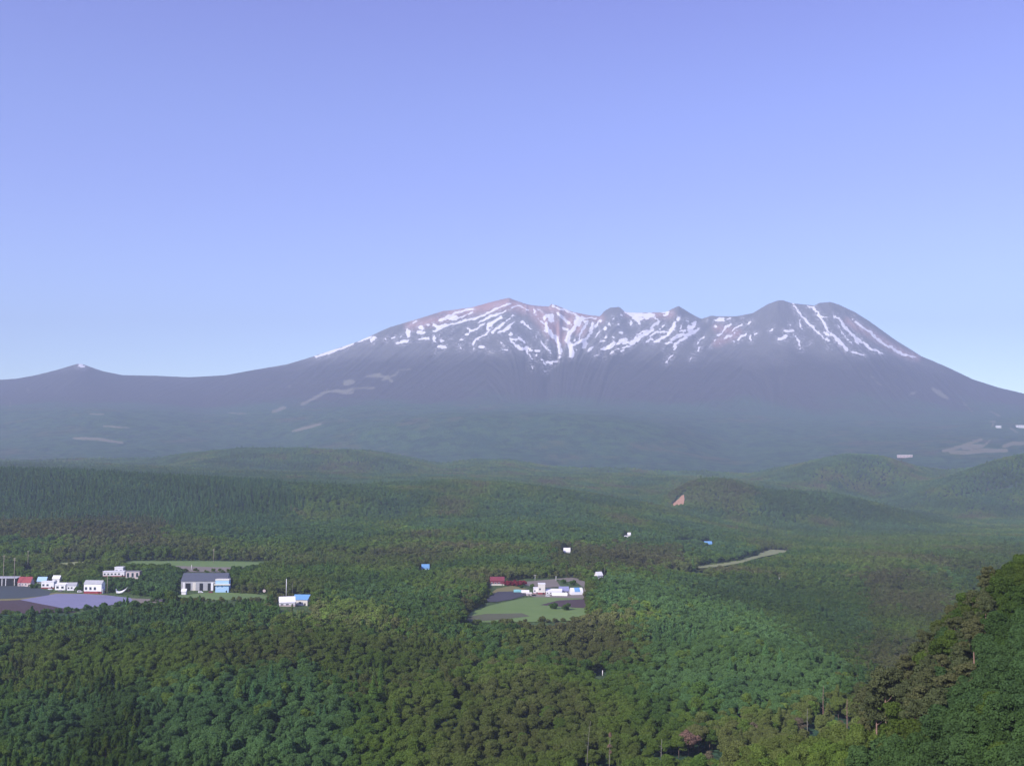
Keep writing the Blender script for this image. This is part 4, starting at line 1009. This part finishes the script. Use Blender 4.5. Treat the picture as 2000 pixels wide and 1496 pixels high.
def snag(label, px, py_top, py_base, r, m, lean=.1, tuft=False):
    c = at(px, py_base, 260, 700); Hh = (py_base - py_top) / F * c.y; t = thing('bare_trunk', label, 'dead tree', c, 0)
    V, Fc = tube([(0, 0, -1), (lean, 0, Hh * .4), (lean * 3, .2, Hh * .75), (lean * 5, 0, Hh)], r, r * .3, 7)
    parts = [(V, Fc)]
    for q in range(7):
        z = Hh * (.45 + .07 * q); a = q * 2.2; parts.append(tube([(lean * 3 * z / Hh, 0, z), (math.cos(a) * 1.0, math.sin(a) * 1.0, z + .5)], r * .35, r * .1, 5))
    V, Fc = join(parts); link('trunk', quads_mesh('trunk', V, Fc, m, True), t)
    if tuft:
        rs = np.random.default_rng(5); L = [((lean * 5, 0, Hh), (.7, .7, 1.4)), ((.2, 0, Hh * .75), (1.0, 1.0, .9)), ((.5, 0, Hh * .6), (.7, .7, 1.2))]
        V, Fc = leafy(L, 260, .22, rs, 1.0, .5); link('withered_foliage', quads_mesh('withered_foliage', V.tolist(), Fc, M_DEAD), t)
snag('slim pale bare trunk standing out of the forest', 1146, 1412, 1512, .17, M_PALEBARK, .35)
snag('withered snag with rusty tufts near the slim pale trunk', 1190, 1440, 1520, .22, M_PALEBARK, .1, True)
snag('thin bare trunk low on the near spur', 1291, 1445, 1500, .22, M_PALEBARK, .1)
snag('reddish bare trunk on the spur crest', 1608, 1342, 1432, .25, M_PINEBARK, .1)
snag('reddish bare trunk closest to the pine group', 1655, 1368, 1440, .28, M_PINEBARK, .05)
snag('short bare trunk on the brownish part of the spur', 1577, 1385, 1440, .22, M_PALEBARK, .05)
snag('small pale snag west of the slim pale trunk', 982, 1405, 1440, .22, M_PALEBARK, .3)
# red-leaved shrubs beside the maroon barn, and hedge trees at the farms
redp = [make_proto('bush', 950 + i, 500, .36, M_REDLEAF) for i in range(2)]
for i, px in enumerate(np.linspace(988, 1022, 9)):
    tree('bush', site(px, 1143 + (i % 2) * 1.5, 900), 1.15 + .5 * ((i * 37) % 10) / 10, i, 'dark red leaved shrub in the row beside the maroon barn', 'shrub', 'dark red shrubs in a row by the maroon barn', 'red_shrub', redp[i % 2])
    KEEP.append((px - 4, px + 4, 1130, 1143, 1100))
bushp = [make_proto('bush', 970 + i, 500, .36) for i in range(2)]
for px, py, s, lb in ((1100, 1140, 1.3, 'small round tree inside the bend of the farm track'), (1120, 1143, 1.5, 'dark round tree inside the bend beside the arched shelter'), (1082, 1190, 1.6, 'bushy green tree at the near corner of the brown plot'), (1108, 1192, 1.7, 'larger bushy tree at the near edge of the brown plot'),
                      (1020, 1149, 1.0, 'low green shrub behind the teal shelter'), (1040, 1148, 1.1, 'low green shrub behind the white domed greenhouse'), (62, 1149, 1.2, 'green shrub between the red roofed farmhouse and the white house'), (72, 1149, 1.3, 'bushy shrub beside the flat-roofed white house'),
                      (153, 1154, 1.5, 'dark shrub between the grey-gabled and red-fronted houses'), (270, 1163, 1.2, 'bright green shrub on the verge near the tarpaulin'), (282, 1164, 1.1, 'rounded shrub on the verge next to the dark copse')):
    tree('bush', site(px, py, 850), s, px, lb, 'shrub', name='shrub', proto=bushp[int(px) % 2])

# ------------------------------------------------------------------ the air
hz = bpy.data.materials.new('air'); hz.use_nodes = True; n = hz.node_tree; n.nodes.clear(); out = n.nodes.new('ShaderNodeOutputMaterial'); pv = n.nodes.new('ShaderNodeVolumePrincipled')
pv.inputs['Color'].default_value = (*HAZE_COLOR, 1); pv.inputs['Density'].default_value = HAZE_DENSITY; pv.inputs['Anisotropy'].default_value = 0.0; n.links.new(pv.outputs[0], out.inputs['Volume'])
try: hz.volume_intersection_method = 'FAST'
except Exception: pass
zmin = min(float(Z.min()), -60) - 1; zmax = float(Z.max()) + 40
o = link('haze', quads_mesh('haze', *box_(-14500, 14500, -700, 14700, zmin, zmax), hz)); tag(o, kind='stuff')
